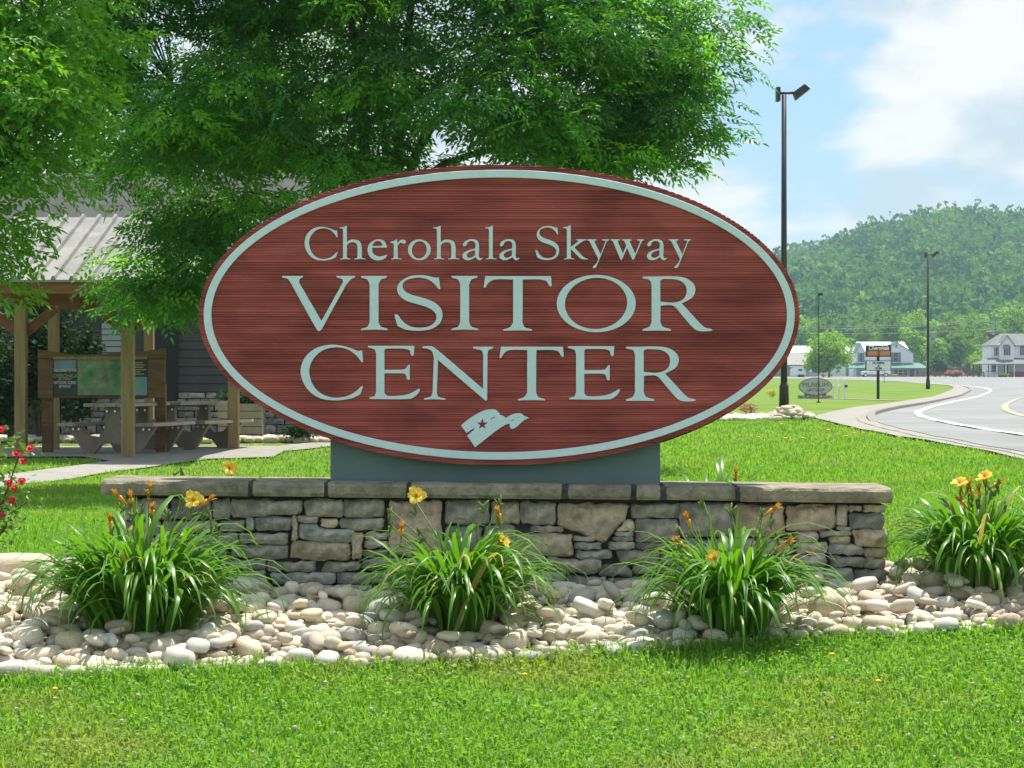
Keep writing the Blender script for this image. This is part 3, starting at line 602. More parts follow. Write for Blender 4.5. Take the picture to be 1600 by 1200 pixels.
# --- lettering: outlines traced as 'x,y' corners and '~x,y' smooth points
GL = {
'V': ["48,50 194,50 ~192,60 ~172,72 166,95 318,356 ~322,358 ~327,352 470,95 ~466,74 ~428,60 426,50 556,50 ~554,60 ~525,75 490,118 322,424 ~306,434 ~290,424 108,98 ~86,70 ~50,61"],
'I': ["596,50 776,50 ~774,62 ~735,76 718,110 718,370 ~735,402 ~780,416 780,427 ~690,423 596,427 597,416 ~640,402 656,370 656,110 ~640,76 ~598,62"],
'S': ["1136,58 ~1115,62 ~1060,49 ~1000,44 ~930,54 ~870,90 ~846,138 ~862,185 ~910,222 ~985,246 ~1055,268 ~1105,300 ~1120,335 ~1108,372 ~1065,400 ~1000,409 ~940,400 ~890,368 855,322 ~840,315 828,322 ~836,352 850,398 ~905,422 ~990,432 ~1080,420 ~1140,383 ~1162,328 ~1150,275 ~1108,235 ~1040,206 ~960,184 ~905,158 ~884,122 ~900,88 ~950,68 ~1005,62 ~1065,77 ~1108,108 1131,139 ~1140,144 1148,138"],
'T': ["190,52 620,52 626,118 ~616,124 ~606,114 ~590,88 ~550,76 436,76 434,370 ~450,402 ~495,416 495,426 ~400,424 308,426 308,416 ~350,402 372,370 372,76 ~255,76 ~215,95 192,130 ~182,132 180,124"],
'R': ["1040,54 ~1150,54 ~1230,52 ~1330,62 ~1390,100 ~1407,145 ~1390,195 ~1350,222 1312,240 1440,380 ~1475,408 ~1522,420 ~1521,430 ~1470,435 ~1420,430 ~1380,400 1270,270 ~1245,255 ~1200,254 1165,258 1163,370 ~1180,402 ~1236,420 1236,432 ~1140,430 1040,432 1040,420 ~1085,402 1102,370 1102,115 ~1090,80 ~1040,66",
      "1163,85 ~1175,74 ~1220,72 ~1290,80 ~1335,112 ~1346,155 ~1335,195 ~1305,222 ~1250,235 ~1200,232 1163,228"],
'C': ["522,155 ~515,162 ~508,155 ~470,110 ~410,70 ~330,57 ~240,80 ~175,140 ~148,215 ~165,300 ~220,370 ~310,405 ~400,398 ~460,370 512,325 ~520,325 ~518,340 502,385 ~440,412 ~320,426 ~210,405 ~130,340 ~88,240 ~110,140 ~180,70 ~270,41 ~350,41 ~430,60 ~490,82 508,77 ~516,85"],
'E': ["556,46 878,46 874,110 ~864,117 ~852,108 ~846,80 ~810,68 ~700,66 ~680,68 670,75 670,212 790,212 ~815,205 834,180 ~842,176 846,182 846,278 ~836,284 826,276 ~815,245 ~790,238 670,238 670,375 ~690,392 ~760,393 ~840,380 908,344 ~916,345 ~912,365 ~880,400 ~840,416 566,416 ~566,405 ~600,395 612,365 612,100 ~600,72 ~558,58"],
'N': ["934,50 ~990,48 ~1020,60 1355,345 1355,110 ~1345,80 ~1285,64 1284,52 1425,52 ~1424,64 ~1395,76 1386,105 1384,420 ~1376,428 1362,420 1042,145 1034,370 ~1045,400 ~1092,412 1092,422 ~1015,418 946,422 946,410 ~990,398 1004,370 1012,130 ~1000,85 ~965,66 ~936,62"],
'h': ["332,72 ~360,70 386,58 386,180 ~410,165 ~440,162 ~480,175 ~496,215 496,285 ~502,298 523,302 523,309 ~490,306 440,309 440,302 ~460,297 464,280 464,215 ~455,190 ~430,182 ~405,188 387,205 387,285 ~393,298 413,302 413,309 ~375,306 338,309 338,302 ~355,297 358,280 358,95 ~352,82 ~333,80"],
'e': ["680,222 572,222 ~578,260 ~605,282 ~640,285 680,272 ~682,280 ~660,305 ~610,316 ~560,295 ~538,240 ~555,190 ~610,160 ~660,172 ~682,215", "573,211 640,209 ~648,200 ~630,178 ~605,174 ~582,190"],
'r': ["706,178 ~730,172 754,158 757,188 ~780,166 ~805,164 ~822,175 ~815,190 ~800,192 ~780,185 760,205 760,285 ~765,298 790,302 790,309 ~750,306 712,309 712,302 ~728,297 731,280 731,200 ~725,190 ~707,186"],
'a': ["1385,302 ~1365,314 ~1345,308 1333,292 ~1300,310 ~1265,314 ~1238,296 ~1240,268 ~1270,245 1328,228 ~1330,190 ~1305,173 ~1275,182 ~1264,205 ~1245,212 ~1238,200 ~1255,175 ~1300,158 ~1345,170 ~1358,205 1356,280 ~1364,298 1384,296", "1328,240 ~1290,252 ~1268,272 ~1275,292 ~1300,294 1328,278"],
'l': ["1404,72 ~1432,70 1459,56 1459,285 ~1464,298 1487,302 1487,309 ~1447,306 1408,309 1408,302 ~1427,297 1430,280 1430,95 ~1424,82 ~1405,80"],
'k': ["470,70 ~498,68 526,53 526,218 576,178 ~580,170 566,166 566,160 642,160 642,166 ~615,175 553,220 608,280 ~630,296 651,302 651,308 ~620,308 ~595,300 ~575,280 527,232 527,285 ~532,298 552,302 552,308 ~515,306 476,308 476,302 ~494,297 497,280 497,92 ~490,80 ~471,78"],
'y': ["646,160 717,160 717,167 ~703,172 704,185 745,270 778,185 ~780,172 ~758,168 758,160 808,160 808,167 ~793,175 785,190 722,345 ~710,368 ~692,372 ~688,362 ~700,350 ~718,330 728,305 668,185 ~660,172 ~646,167"],
'w': ["818,160 888,160 888,167 ~874,172 876,187 910,265 934,205 922,180 ~915,170 ~903,167 903,160 972,160 972,167 ~962,173 964,187 1000,265 1030,190 ~1034,175 ~1015,168 1015,160 1063,160 1063,167 ~1050,175 1042,190 992,305 ~985,312 976,305 940,225 905,305 ~898,312 889,305 840,187 ~832,172 ~819,167"],
'O': ["@718,242,274.5,199.5,0", "@717,241,216,177,-5"], 'o': ["@919,237.5,84,77.5,0", "@919,238,54,63,12"],
}
def contour(s):
    if s[0] == '@':
        x, y, a, b, r = map(float, s[1:].split(',')); r = R(r)
        return [(x + a * math.cos(t) * math.cos(r) - b * math.sin(t) * math.sin(r), y + a * math.cos(t) * math.sin(r) + b * math.sin(t) * math.cos(r)) for t in (2 * math.pi * i / 56 for i in range(56))]
    pts = [(p[0] == '~', np.array(list(map(float, p.lstrip('~').split(','))))) for p in s.split()]; n = len(pts); o = []
    for i in range(n):
        (s1, p1), (s2, p2) = pts[i], pts[(i + 1) % n]
        if not s1 and not s2: o.append(p1); continue
        p0 = pts[i - 1][1] if s1 else p1 - (p2 - p1) * .5; p3 = pts[(i + 2) % n][1] if s2 else p2 + (p2 - p1) * .5
        d = np.linalg.norm(p2 - p1) + 1e-6; d0 = np.linalg.norm(p1 - p0) + 1e-6; d3 = np.linalg.norm(p3 - p2) + 1e-6
        m1 = ((p2 - p0) / (d0 + d)) * d; m2 = ((p3 - p1) / (d + d3)) * d
        if not s1: m1 = (p2 - p1)
        if not s2: m2 = (p2 - p1)
        for j in range(5):
            t = j / 5; h = 2 * t ** 3 - 3 * t * t + 1
            o.append(h * p1 + (t ** 3 - 2 * t * t + t) * m1 + (1 - h) * p2 + (t ** 3 - t * t) * m2)
    return [tuple(p) for p in o]
def letter_mesh(contours, ox, oy, s, bbox=None, depth=.009):
    cs = [contour(c) if isinstance(c, str) else c for c in contours]; allp = np.array([p for c in cs for p in c]); lo, hi = allp.min(0), allp.max(0)
    def tr(p):
        if bbox: return (bbox[0] + (p[0] - lo[0]) / (hi[0] - lo[0]) * (bbox[1] - bbox[0]), bbox[2] + (p[1] - lo[1]) / (hi[1] - lo[1]) * (bbox[3] - bbox[2]))
        return (ox + p[0] / s, oy + p[1] / s)
    cu = bpy.data.curves.new('glyph', 'CURVE'); cu.dimensions = '2D'; cu.fill_mode = 'BOTH'; cu.extrude = depth / 2; cu.bevel_depth = .0012; cu.bevel_resolution = 0; cu.offset = -.0012
    for c in cs:
        sp = cu.splines.new('POLY'); sp.points.add(len(c) - 1); sp.use_cyclic_u = True
        for q, p in zip(sp.points, c):
            u, v = tr(p); w = P(u, v, YS); q.co = (w.x - SO.x, w.z - SO.z, 0, 1)
    o = bpy.data.objects.new('glyph', cu); COL.objects.link(o); dg = bpy.context.evaluated_depsgraph_get()
    me = bpy.data.meshes.new_from_object(o.evaluated_get(dg)); COL.objects.unlink(o); bpy.data.objects.remove(o)
    me.transform(Matrix.Rotation(R(90), 4, 'X')); me.transform(Matrix.Translation((0, YS - SO.y - depth / 2 + .0045, 0)))
    me.materials.clear(); me.materials.append(M['mint']); return me
K = 4.4444; k2 = 4.706
def put(g, ox, oy, s, dx=0, dy=0, bbox=None): link('letter', letter_mesh(GL[g], ox + dx, oy + dy, s, bbox), SIGN)
# Cherohala Skyway
put('C', 0, 0, 1, bbox=(475.9, 527.6, 354.4, 407.4)); put('h', 460, 340, k2); put('e', 460, 340, k2); put('r', 460, 340, k2); put('o', 460, 340, k2); put('h', 460, 340, k2, 146.6)
put('a', 460, 340, k2); put('l', 460, 340, k2); put('a', 460, 340, k2, 57.6)
put('S', 0, 0, 1, bbox=(836.5, 873.8, 353.2, 406.6)); put('k', 780, 340, k2); put('y', 780, 340, k2); put('w', 780, 340, k2); put('a', 460, 340, k2, 288.1); put('y', 780, 340, k2, 127.7)
# VISITOR CENTER
put('V', 430, 420, K); put('I', 430, 420, K); put('S', 430, 420, K); put('I', 430, 420, K, 141.5); put('T', 0, 0, 1, bbox=(755.8, 862.3, 431.5, 517)); put('O', 770, 420, K); put('R', 770, 420, K)
put('C', 450, 530, K); put('E', 450, 530, K); put('N', 450, 530, K); put('T', 740, 530, K); put('E', 450, 530, K, 312.3, .6); put('R', 770, 420, K, -25.96, 109.6)
# emblem: a road unrolling like a flag, with a star
E = 10.667
road = "215,370 ~330,275 ~460,190 ~600,120 ~700,102 ~790,108 870,180 860,196 905,200 965,245 ~1060,190 ~1150,168 1210,165 1255,195 1260,205 1352,245 ~1250,300 ~1150,390 ~1080,428 ~1035,410 1028,342 ~960,360 ~820,450 ~640,590 450,738 318,540 435,440 425,422 308,500"
star = [(573 + (95 if i % 2 == 0 else 38) * math.sin(i * math.pi / 5 + .02), 352 - (95 if i % 2 == 0 else 38) * math.cos(i * math.pi / 5 + .02)) for i in range(10)]
dash = [[(715, 258), (780, 222), (786, 234), (722, 268)], [(1045, 290), (1090, 268), (1095, 277), (1052, 300)], [(1162, 240), (1184, 231), (1186, 238), (1166, 247)]]
link('emblem', letter_mesh([contour(road), star] + dash, 700, 630, E, depth=.008), SIGN)

# ================================================================== the stone wall
YW = 9.80
wb = P(780, 905, YW); WALL = thing('stone_wall', 'low wall of stacked grey and tan fieldstones with flat cap slabs under the oval sign', 'wall', (0, 10.0, 0)); WO = Vector(WALL.location)
def stone_from(poly, y_front, depth, rg, bulge=.006, jit=.0032, cell=.017):
    """poly: (x, z) corners -> a split block with a broken, uneven face towards the camera"""
    pts = []; n = len(poly)
    for i in range(n):
        a = np.array(poly[i]); b = np.array(poly[(i + 1) % n]); L_ = np.linalg.norm(b - a); k = max(2, int(L_ / (cell * 1.5))); c = min(.008, L_ * .25) / max(L_, 1e-6)
        for t in [c] + [c + (1 - 2 * c) * j / k for j in range(1, k)] + [1 - c]: pts.append(a + (b - a) * t + rg.normal(size=2) * jit * (.5 if t in (c, 1 - c) else 1))
    pts = np.array(pts); cen = pts.mean(0); m = len(pts); ext = np.ptp(pts, axis=0); short = ext.min(); lo = pts.min(0); tilt = rg.normal(size=2) * .06
    v = pts - cen; l = np.linalg.norm(v, axis=1)[:, None] + 1e-9; inner = cen + v * np.maximum(.3, 1 - min(.007, short * .1) * 1.3 / l)
    gx, gz = np.meshgrid(np.arange(lo[0], lo[0] + ext[0], cell), np.arange(lo[1], lo[1] + ext[1], cell)); g = np.stack([gx.ravel(), gz.ravel()], 1) + rg.normal(size=(gx.size, 2)) * cell * .28
    sh = cen + v * np.maximum(.3, 1 - min(.014, short * .2) * 1.3 / l); g = g[inpoly(g[:, 0], g[:, 1], [tuple(p) for p in sh])]
    V2, E2, F2, *_ = delaunay_2d_cdt([Vector(p) for p in inner] + [Vector(p) for p in g], [(i, (i + 1) % m) for i in range(m)], [], 1, 1e-6)
    off = Vector(rg.uniform(-40, 40, 3)); V = []
    for p in V2:
        q = Vector((p.x * 14, 0, p.y * 20)) + off; d = min(1, float(np.min(np.abs(np.linalg.norm(inner - np.array(p), axis=1)))) / .018)
        V.append((p.x, y_front + .003 * (1 - d) - bulge * d + mnoise.noise(q) * .008 + mnoise.noise(q * 2.7) * .0045 + (p.x - cen[0]) * tilt[0] + (p.y - cen[1]) * tilt[1], p.y))
    F = [tuple(f) for f in F2]; k = len(V); V += [(p[0], y_front + .012, p[1]) for p in pts] + [(p[0], y_front + depth, p[1]) for p in pts]
    idx = {}
    for i_ in range(m):
        q = inner[i_]; idx[i_] = min(range(len(V2)), key=lambda r: (V2[r].x - q[0]) ** 2 + (V2[r].y - q[1]) ** 2) if (i_ >= len(V2) or abs(V2[i_].x - q[0]) + abs(V2[i_].y - q[1]) > 1e-5) else i_
    for i_ in range(m):
        j_ = (i_ + 1) % m; F += [(idx[i_], idx[j_], k + j_, k + i_), (k + i_, k + j_, k + m + j_, k + m + i_)]
    F = [f for f in F if len(set(f)) == len(f)]
    V.append((cen[0], y_front + .03, cen[1])); return V, F
def fix_normals(me):
    bm = bmesh.new(); bm.from_mesh(me); lone = [v for v in bm.verts if not v.link_faces]; bmesh.ops.delete(bm, geom=lone, context='VERTS'); bmesh.ops.recalc_face_normals(bm, faces=bm.faces)
    if bm.faces and sum(f.normal.y * f.calc_area() for f in bm.faces) > 0: bmesh.ops.reverse_faces(bm, faces=bm.faces)
    bm.to_mesh(me); bm.free(); return me
rg = np.random.default_rng(21)
A_, B_, C_, D_ = (320, 770, 5.333), (780, 770, 5.714), (1140, 770, 6.154), (0, 0, 1)
blocks = []
def add(o, rects, cols=None):
    for i, r in enumerate(rects):
        c = None
        if isinstance(r[-1], str): c = 'gtdb'.index(r[-1]); r = r[:-1]
        pts = [(r[0], r[1]), (r[2], r[1]), (r[2], r[3]), (r[0], r[3])] if len(r) == 4 else list(zip(r[0::2], r[1::2]))
        blocks.append(([(o[0] + x / o[2], o[1] + y / o[2]) for x, y in pts], c))
add(A_, [(60, 55, 205, 215, 'b'), (215, 60, 803, 60, 803, 165, 740, 188, 220, 200, 'g'), (812, 75, 900, 60, 1150, 60, 1150, 205, 850, 200, 'g'), (1155, 60, 1490, 60, 1485, 205, 1160, 205, 'g'), (130, 235, 335, 320, 'd'), (345, 210, 408, 320, 'd'), (418, 208, 715, 208, 712, 315, 430, 315, 'b'),
         (725, 195, 755, 195, 775, 395, 718, 405, 't'), (762, 195, 943, 205, 943, 248, 765, 240, 'g'), (955, 222, 1110, 222, 1098, 290, 960, 285, 't'), (1125, 215, 1490, 215, 1490, 300, 1300, 325, 1118, 285, 'g'), (90, 340, 270, 440, 'd'), (290, 340, 690, 340, 690, 430, 310, 425, 'g'),
         (785, 260, 940, 262, 950, 298, 1250, 318, 1215, 412, 990, 418, 785, 385, 'b'), (1235, 335, 1318, 335, 1300, 555, 1222, 550, 't'), (1335, 335, 1525, 392, 'g'), (1328, 402, 1525, 465, 'g'), (1315, 475, 1525, 535, 'd'), (205, 435, 690, 435, 685, 555, 215, 540, 'd'),
         (712, 430, 770, 405, 1205, 428, 1205, 562, 880, 565, 712, 545, 't'), (120, 562, 505, 635, 'd'), (520, 572, 928, 572, 920, 655, 515, 658, 'g'), (1010, 580, 1295, 580, 1295, 640, 1060, 675, 958, 665, 'g'), (1310, 555, 1600, 640, 'd'), (195, 650, 505, 758, 'd'),
         (540, 670, 1090, 670, 1075, 765, 570, 760, 'b'), (1100, 670, 1375, 762, 'd'), (1385, 655, 1620, 762, 'd'), (200, 770, 500, 850, 'd'), (510, 772, 750, 850, 'd'), (762, 772, 1390, 850, 'b'), (1400, 772, 1640, 850, 'd')])
add(B_, [(-70, 85, 180, 85, 180, 285, -70, 280, 't'), (190, 85, 500, 90, 500, 288, 260, 280, 190, 250, 'g'), (515, 105, 1165, 105, 1130, 235, 1020, 350, 940, 450, 880, 430, 525, 290, 't'), (1185, 100, 1620, 225, 'g'), (282, 300, 570, 355, 'g'), (1140, 238, 1208, 250, 1205, 342, 1035, 345, 't'),
         (150, 370, 655, 370, 655, 570, 140, 555, 't'), (665, 390, 860, 432, 'g'), (668, 447, 915, 505, 'd'), (1035, 352, 1200, 388, 'd'), (1022, 397, 1200, 430, 'd'), (980, 438, 1210, 508, 'g'), (690, 517, 1005, 520, 1015, 585, 740, 602, 672, 575, 'b'), (1218, 245, 1600, 450, 'g'),
         (1035, 515, 1200, 500, 1430, 520, 1430, 635, 1090, 640, 'g'), (-140, 565, 412, 685, 'd'), (420, 580, 920, 610, 870, 725, 415, 690, 'g'), (940, 640, 1120, 650, 1188, 700, 1180, 750, 880, 735, 'd'), (1200, 650, 1450, 712, 'd'), (190, 702, 590, 702, 590, 830, 150, 800, 'd'), (600, 745, 960, 840, 'd'), (970, 760, 1450, 850, 'd'),
         (1445, 530, 1640, 640, 'd'), (1460, 650, 1700, 850, 'd'), (1225, 458, 1600, 500, 'd'), (-130, 300, 138, 300, 132, 545, -120, 545, 'g'), (-140, 700, 180, 830, 'd')])
add(D_, [(608, 783, 690, 868, 't'), (696, 783, 764, 819, 'g'), (696, 824, 754, 864, 'd'), (612, 873, 680, 892, 'g'), (684, 869, 752, 890, 'd'), (612, 896, 752, 918, 'd'), (1064, 786, 1143, 838, 'g'), (1064, 843, 1180, 868, 'd'), (1066, 872, 1160, 915, 'd'), (1164, 872, 1236, 915, 'd'),
         (195, 779, 262, 812, 'g'), (266, 779, 328, 811, 'd'), (195, 816, 250, 836, 'd'), (254, 815, 338, 832, 'g'), (195, 840, 290, 866, 't'), (294, 836, 352, 874, 'd'), (195, 870, 262, 892, 'g'), (266, 878, 340, 890, 'd'), (195, 896, 352, 925, 'd'), (1240, 886, 1250, 915, 'd')])
add(C_, [(50, 120, 530, 120, 530, 410, 480, 428, 250, 425, 50, 425, 't'), (555, 125, 1018, 118, 1018, 335, 850, 378, 555, 370, 't'), (1045, 115, 1138, 115, 1142, 328, 1032, 320, 'g'), (1150, 125, 1275, 180, 'g'), (1285, 120, 1510, 190, 't'), (1155, 195, 1490, 210, 1480, 350, 1160, 345, 'd'), (1035, 325, 1175, 365, 'g'),
         (640, 385, 850, 460, 'g'), (862, 372, 1165, 368, 1165, 412, 870, 425, 'g'), (960, 420, 1165, 488, 't'), (1175, 362, 1515, 360, 1530, 525, 1220, 510, 't'), (640, 470, 935, 585, 'g'), (955, 498, 1200, 495, 1290, 540, 1285, 605, 960, 590, 'b'), (1300, 530, 1525, 622, 't'), (630, 595, 925, 710, 'b'),
         (950, 605, 1290, 620, 1285, 720, 990, 710, 'd'), (1300, 630, 1500, 728, 'g'), (690, 718, 870, 860, 'd'), (880, 722, 1190, 860, 'd'), (1200, 742, 1510, 870, 'd'), (280, 435, 620, 470, 620, 590, 290, 580, 'g'), (540, 600, 620, 710, 'd')])
core = MB(); a = P(190, 775, YW); b = P(1383, 925, YW)
core.box(((a.x + b.x) / 2, YW + .03 + .20, (a.z + .0 - .12) / 2), (b.x - a.x - .02, .36, a.z + .12)); core.build('mortar_core', M['mortar'], WALL)
for poly, c in blocks:
    mx_, my_ = sum(p[0] for p in poly) / len(poly), sum(p[1] for p in poly) / len(poly); poly = [(x + .6 * (1 if x > mx_ else -1), y + .6 * (1 if y > my_ else -1)) for x, y in poly]
    pw = [(P(x, y, YW).x, P(x, y, YW).z) for x, y in poly][::-1]
    yf = YW + rg.uniform(-.012, .012); V, F = stone_from(pw, yf, .09, rg)
    cen = Vector(V[-1]); V = [Vector(v) - cen for v in V]
    if c is None: c = int(rg.integers(0, 4))
    link('stone', fix_normals(mesh_from('stone', V, F, M['stone'][c])), WALL, cen - WO)
# back and end courses: plain stones so that the wall is whole from other sides
bk = MB()
for s, yy in ((1, 10.16),):
    z = -.05
    while z < .33:
        h = rg.uniform(.06, .10); x = a.x
        while x < b.x - .05:
            w = rg.uniform(.14, .32); w = min(w, b.x - x); V, F = stone_from([(x + .006, z), (x + w - .006, z), (x + w - .006, min(z + h, .355) - .01), (x + .006, min(z + h, .355) - .01)], -(yy + .05), .07, rg, cell=.05)
            bk.add([(v[0], -v[1], v[2]) for v in V], F); x += w
        z += h
o = bk.build('rear_stones', M['stone'][0], WALL); o['kind'] = 'stuff'
# cap slabs
jm = MB()
for gx in (390.5, 509.5, 639, 883, 990.5, 1035.7, 1152.2):
    t_ = P(gx, 750 + (gx - 155) * .0105, 9.755); jm.box((t_.x, 9.985, t_.z - .032), (.035, .41, .05))
jm.build('cap_joint', M['mortar'], WALL)
caps = [(155, 389), (392, 508.5), (510.5, 637), (641, 880), (886, 988), (993, 1033), (1038.5, 1150.5), (1154, 1397)]
for x0, x1 in caps:
    t0 = 750 + (x0 - 155) * .0105; t1 = 750 + (x1 - 155) * .0105; yf, yb = 9.755 + rg.uniform(-.006, .006), 10.2
    A = P(x0, t0, yf); B = P(x1, t1, yf); th = .0585 + rg.uniform(-.003, .002); bm = bmesh.new()
    nx = max(6, int((B.x - A.x) / .022)); ny, nz_ = 14, 4; vid = {}
    def shape(i, j, k):
        u, v, w = i / nx, j / ny, k / nz_; x = A.x + (B.x - A.x) * u; zt = A.z + (B.z - A.z) * u; y = yf + (yb - yf) * v; z = zt - th * (1 - w)
        p = Vector((x * 9, y * 9, z * 14)); nn = mnoise.noise_vector(p) * .004 + mnoise.noise_vector(p * 2.9) * .0022
        e = (1 if j in (0, ny) else 0) + (1 if k in (0, nz_) else 0) + (1 if i in (0, nx) else 0)
        if j == 0: y += .004 * (1 if e > 1 else 0) + nn.y * 1.5
        if k == nz_ and j == 0: z -= .004 + max(0, mnoise.noise(Vector((x * 14, 3, 1)))) * .014; y += .004 + max(0, mnoise.noise(Vector((x * 11, 7, 2)))) * .012
        if k == 0 and j == 0: y += .005
        if i == 0: x += .003 * e + nn.x
        if i == nx: x -= .003 * e - nn.x
        return (x + nn.x * .3, y + nn.y * .6, z + (nn.z * .35 if k else 0))
    def gv(i, j, k):
        if (i, j, k) not in vid: vid[i, j, k] = bm.verts.new(Vector(shape(i, j, k)) - WO)
        return vid[i, j, k]
    for i in range(nx):
        for j in range(ny):
            for k, fl in ((0, 1), (nz_, 0)):
                q = [gv(i, j, k), gv(i + 1, j, k), gv(i + 1, j + 1, k), gv(i, j + 1, k)]; bm.faces.new(q[::-1] if fl else q)
        for k in range(nz_):
            for j, fl in ((0, 0), (ny, 1)):
                q = [gv(i, j, k), gv(i + 1, j, k), gv(i + 1, j, k + 1), gv(i, j, k + 1)]; bm.faces.new(q[::-1] if fl else q)
    for j in range(ny):
        for k in range(nz_):
            for i, fl in ((0, 1), (nx, 0)):
                q = [gv(i, j, k), gv(i, j + 1, k), gv(i, j + 1, k + 1), gv(i, j, k + 1)]; bm.faces.new(q[::-1] if fl else q)
    me = bpy.data.meshes.new('cap_stone'); bm.to_mesh(me); bm.free(); me.materials.append(M['cap']); link('cap_stone', me, WALL)
# ================================================================== river rocks
def rock_proto(seed, sub=2):
    bm = bmesh.new(); bmesh.ops.create_icosphere(bm, subdivisions=sub, radius=1); rg = np.random.default_rng(seed); off = Vector(rg.uniform(-50, 50, 3))
    sq = rg.uniform(.62, .95)
    for v in bm.verts:
        p = v.co.copy(); n = mnoise.noise(p * .8 + off) * .36 + mnoise.noise(p * 1.9 + off) * .15 + mnoise.noise(p * 4 + off) * .03; p *= 1 + n
        for a_ in range(3):                                    # a little boxy, like tumbled stones
            p[a_] = math.copysign(abs(p[a_]) ** sq, p[a_])
        v.co = p
    me = bpy.data.meshes.new('river_rock'); bm.to_mesh(me); bm.free(); me.polygons.foreach_set('use_smooth', [True] * len(me.polygons)); return me
protos = [rock_proto(100 + i) for i in range(12)]
RM = []
for m in M['rock']:
    row = []
    for p in protos: q = p.copy(); q.materials.append(m); row.append(q)
    RM.append(row)
rg = np.random.default_rng(77); placed = []; PA = np.zeros((6000, 3))
def bed_ok(x, y):
    if not inpoly(np.array([x]), np.array([y]), bed_poly)[0]: return False
    if -1.66 < x < 1.5 and y > 9.80: return False
    return True
def try_place(n, rmin, rmax, gap):
    for _ in range(n):
        x = rg.uniform(-2.75, 2.6); y = rg.uniform(8.2, 10.5)
        if not bed_ok(x, y): continue
        r = rmin + (rmax - rmin) * rg.random() ** 1.6
        if -1.66 < x < 1.5 and y > 9.80 - r * .5: continue
        k = len(placed); q = PA[:k]
        if k and np.any((x - q[:, 0]) ** 2 + ((y - q[:, 1]) * 1.25) ** 2 < ((r + q[:, 2]) * gap) ** 2): continue
        PA[k] = (x, y, r); placed.append((x, y, r, 0))
big = [(20, 905, .125, 'long flat tan boulder lying at the end of the rock bed beside the rose bush'), (604, 968, .062, 'large pale grey slab-like rock leaning beside the middle daylily clump'),
       (1292, 966, .060, 'large round tan rock right of the daylily clump near the wall end'), (342, 990, .052, 'smooth oval cream rock beside the fullest daylily clump'), (1460, 922, .05, 'round mottled tan rock left of the daylily past the wall end')]
BIG = []
for px, py, r, lab in big: g = G(px, py); PA[len(placed)] = (g.x, g.y, r); placed.append((g.x, g.y, r, 1)); BIG.append((g.x, g.y, r, lab))
try_place(700, .042, .062, .86); try_place(5000, .028, .048, .80); try_place(18000, .016, .032, .74)
cand = []
for x, y, r, f in placed:
    if f: continue
    e = rg.uniform(.72, 1.0); fl = rg.uniform(.45, .72); z = float(tz(x, y)) + r * fl * rg.uniform(.45, .95)
    cand.append((r / y * (1.4 if y < 9.8 else .7), x, y, z, r, e, fl, rg.uniform(0, 6.28), rg.normal() * .16, rg.normal() * .16))
# an upper scatter of stones lying on the first layer
for _ in range(420):
    x = rg.uniform(-2.5, 2.4); y = rg.uniform(8.3, 10.0)
    if not bed_ok(x, y) or not bed_ok(x, y - .07) or (-1.66 < x < 1.5 and y > 9.7): continue
    r = rg.uniform(.026, .05); cand.append((r / y * 1.9, x, y, float(tz(x, y)) + .052 + r * .3, r, rg.uniform(.65, .9), rg.uniform(.42, .6), rg.uniform(0, 6.28), rg.normal() * .28, rg.normal() * .28))
cand.sort(key=lambda t: -t[0])
inview = [c for c in cand if abs(c[1] / c[2]) < .213]; sel = set(id(c) for c in inview[:295])
pick = [0, 0, 0, 4, 4, 1, 1, 2, 2, 3]
LANDM = [(g_.x, g_.y, n_) for g_, n_ in ((G(225, 985), 'the fullest daylily clump'), (G(720, 975), 'the middle daylily clump'), (G(1140, 985), 'the daylily nearest the wall end'), (G(1530, 925), 'the daylily past the wall end'), (G(0, 930), 'the rose bush'), (G(930, 950), 'the wedge-shaped wall stone'))]
CN = ['cream', 'tan', 'grey', 'brown', 'whitish']
def rock_label(x, y, r, fl, ci):
    n_ = min(LANDM, key=lambda t: (t[0] - x) ** 2 + (t[1] - y) ** 2 * .5)[2]; e_ = float(np.interp(x, BFX, BFY))
    zone = 'at the lawn edge by ' if y - e_ < .22 else 'against the wall foot by ' if (y > 9.5 and -1.7 < x < 1.5) else 'in mid bed by '
    return ('large ' if r > .05 else 'small ' if r < .036 else 'medium ') + ('flat ' if fl < .5 else 'plump ' if fl > .62 else 'oval ') + CN[ci] + ' river rock ' + zone + n_
LBL = ['smooth cream river rock in the bed before the stone wall', 'smooth tan river rock in the bed before the stone wall', 'smooth grey river rock in the bed before the stone wall', 'smooth brown river rock in the bed before the stone wall', 'smooth whitish river rock in the bed before the stone wall']
GRP = ['cream river rocks', 'tan river rocks', 'grey river rocks', 'brown river rocks', 'whitish river rocks']
SV = []; SF = []; nb = 0
lowp = [rock_proto(300 + i, 2) for i in range(5)]
lv = [np.array([tuple(v.co) for v in p.vertices]) for p in lowp]; lf = [np.array([tuple(f.vertices) for f in p.polygons]) for p in lowp]
for c in cand:
    _, x, y, z, r, e, fl, az, t1, t2 = c
    if id(c) in sel:
        ci = pick[int(rg.integers(0, 10))]; o = link('river_rock', RM[ci][int(rg.integers(0, 12))], None, (x, y, z), (t1, t2, az), (r * 1.12, r * e, r * fl)); tag(o, rock_label(x, y, r, fl, ci), 'rock', 'river rocks in the bed')
    else:
        k = int(rg.integers(0, 5)); from_m = (Matrix.Rotation(az, 3, 'Z') @ Matrix.Rotation(t2, 3, 'Y') @ Matrix.Rotation(t1, 3, 'X')); Mx = np.array(from_m) @ np.diag([r * 1.12, r * e, r * fl])
        SV.append(lv[k] @ Mx.T + np.array([x, y, z])); SF.append(lf[k] + nb); nb += len(lv[k])
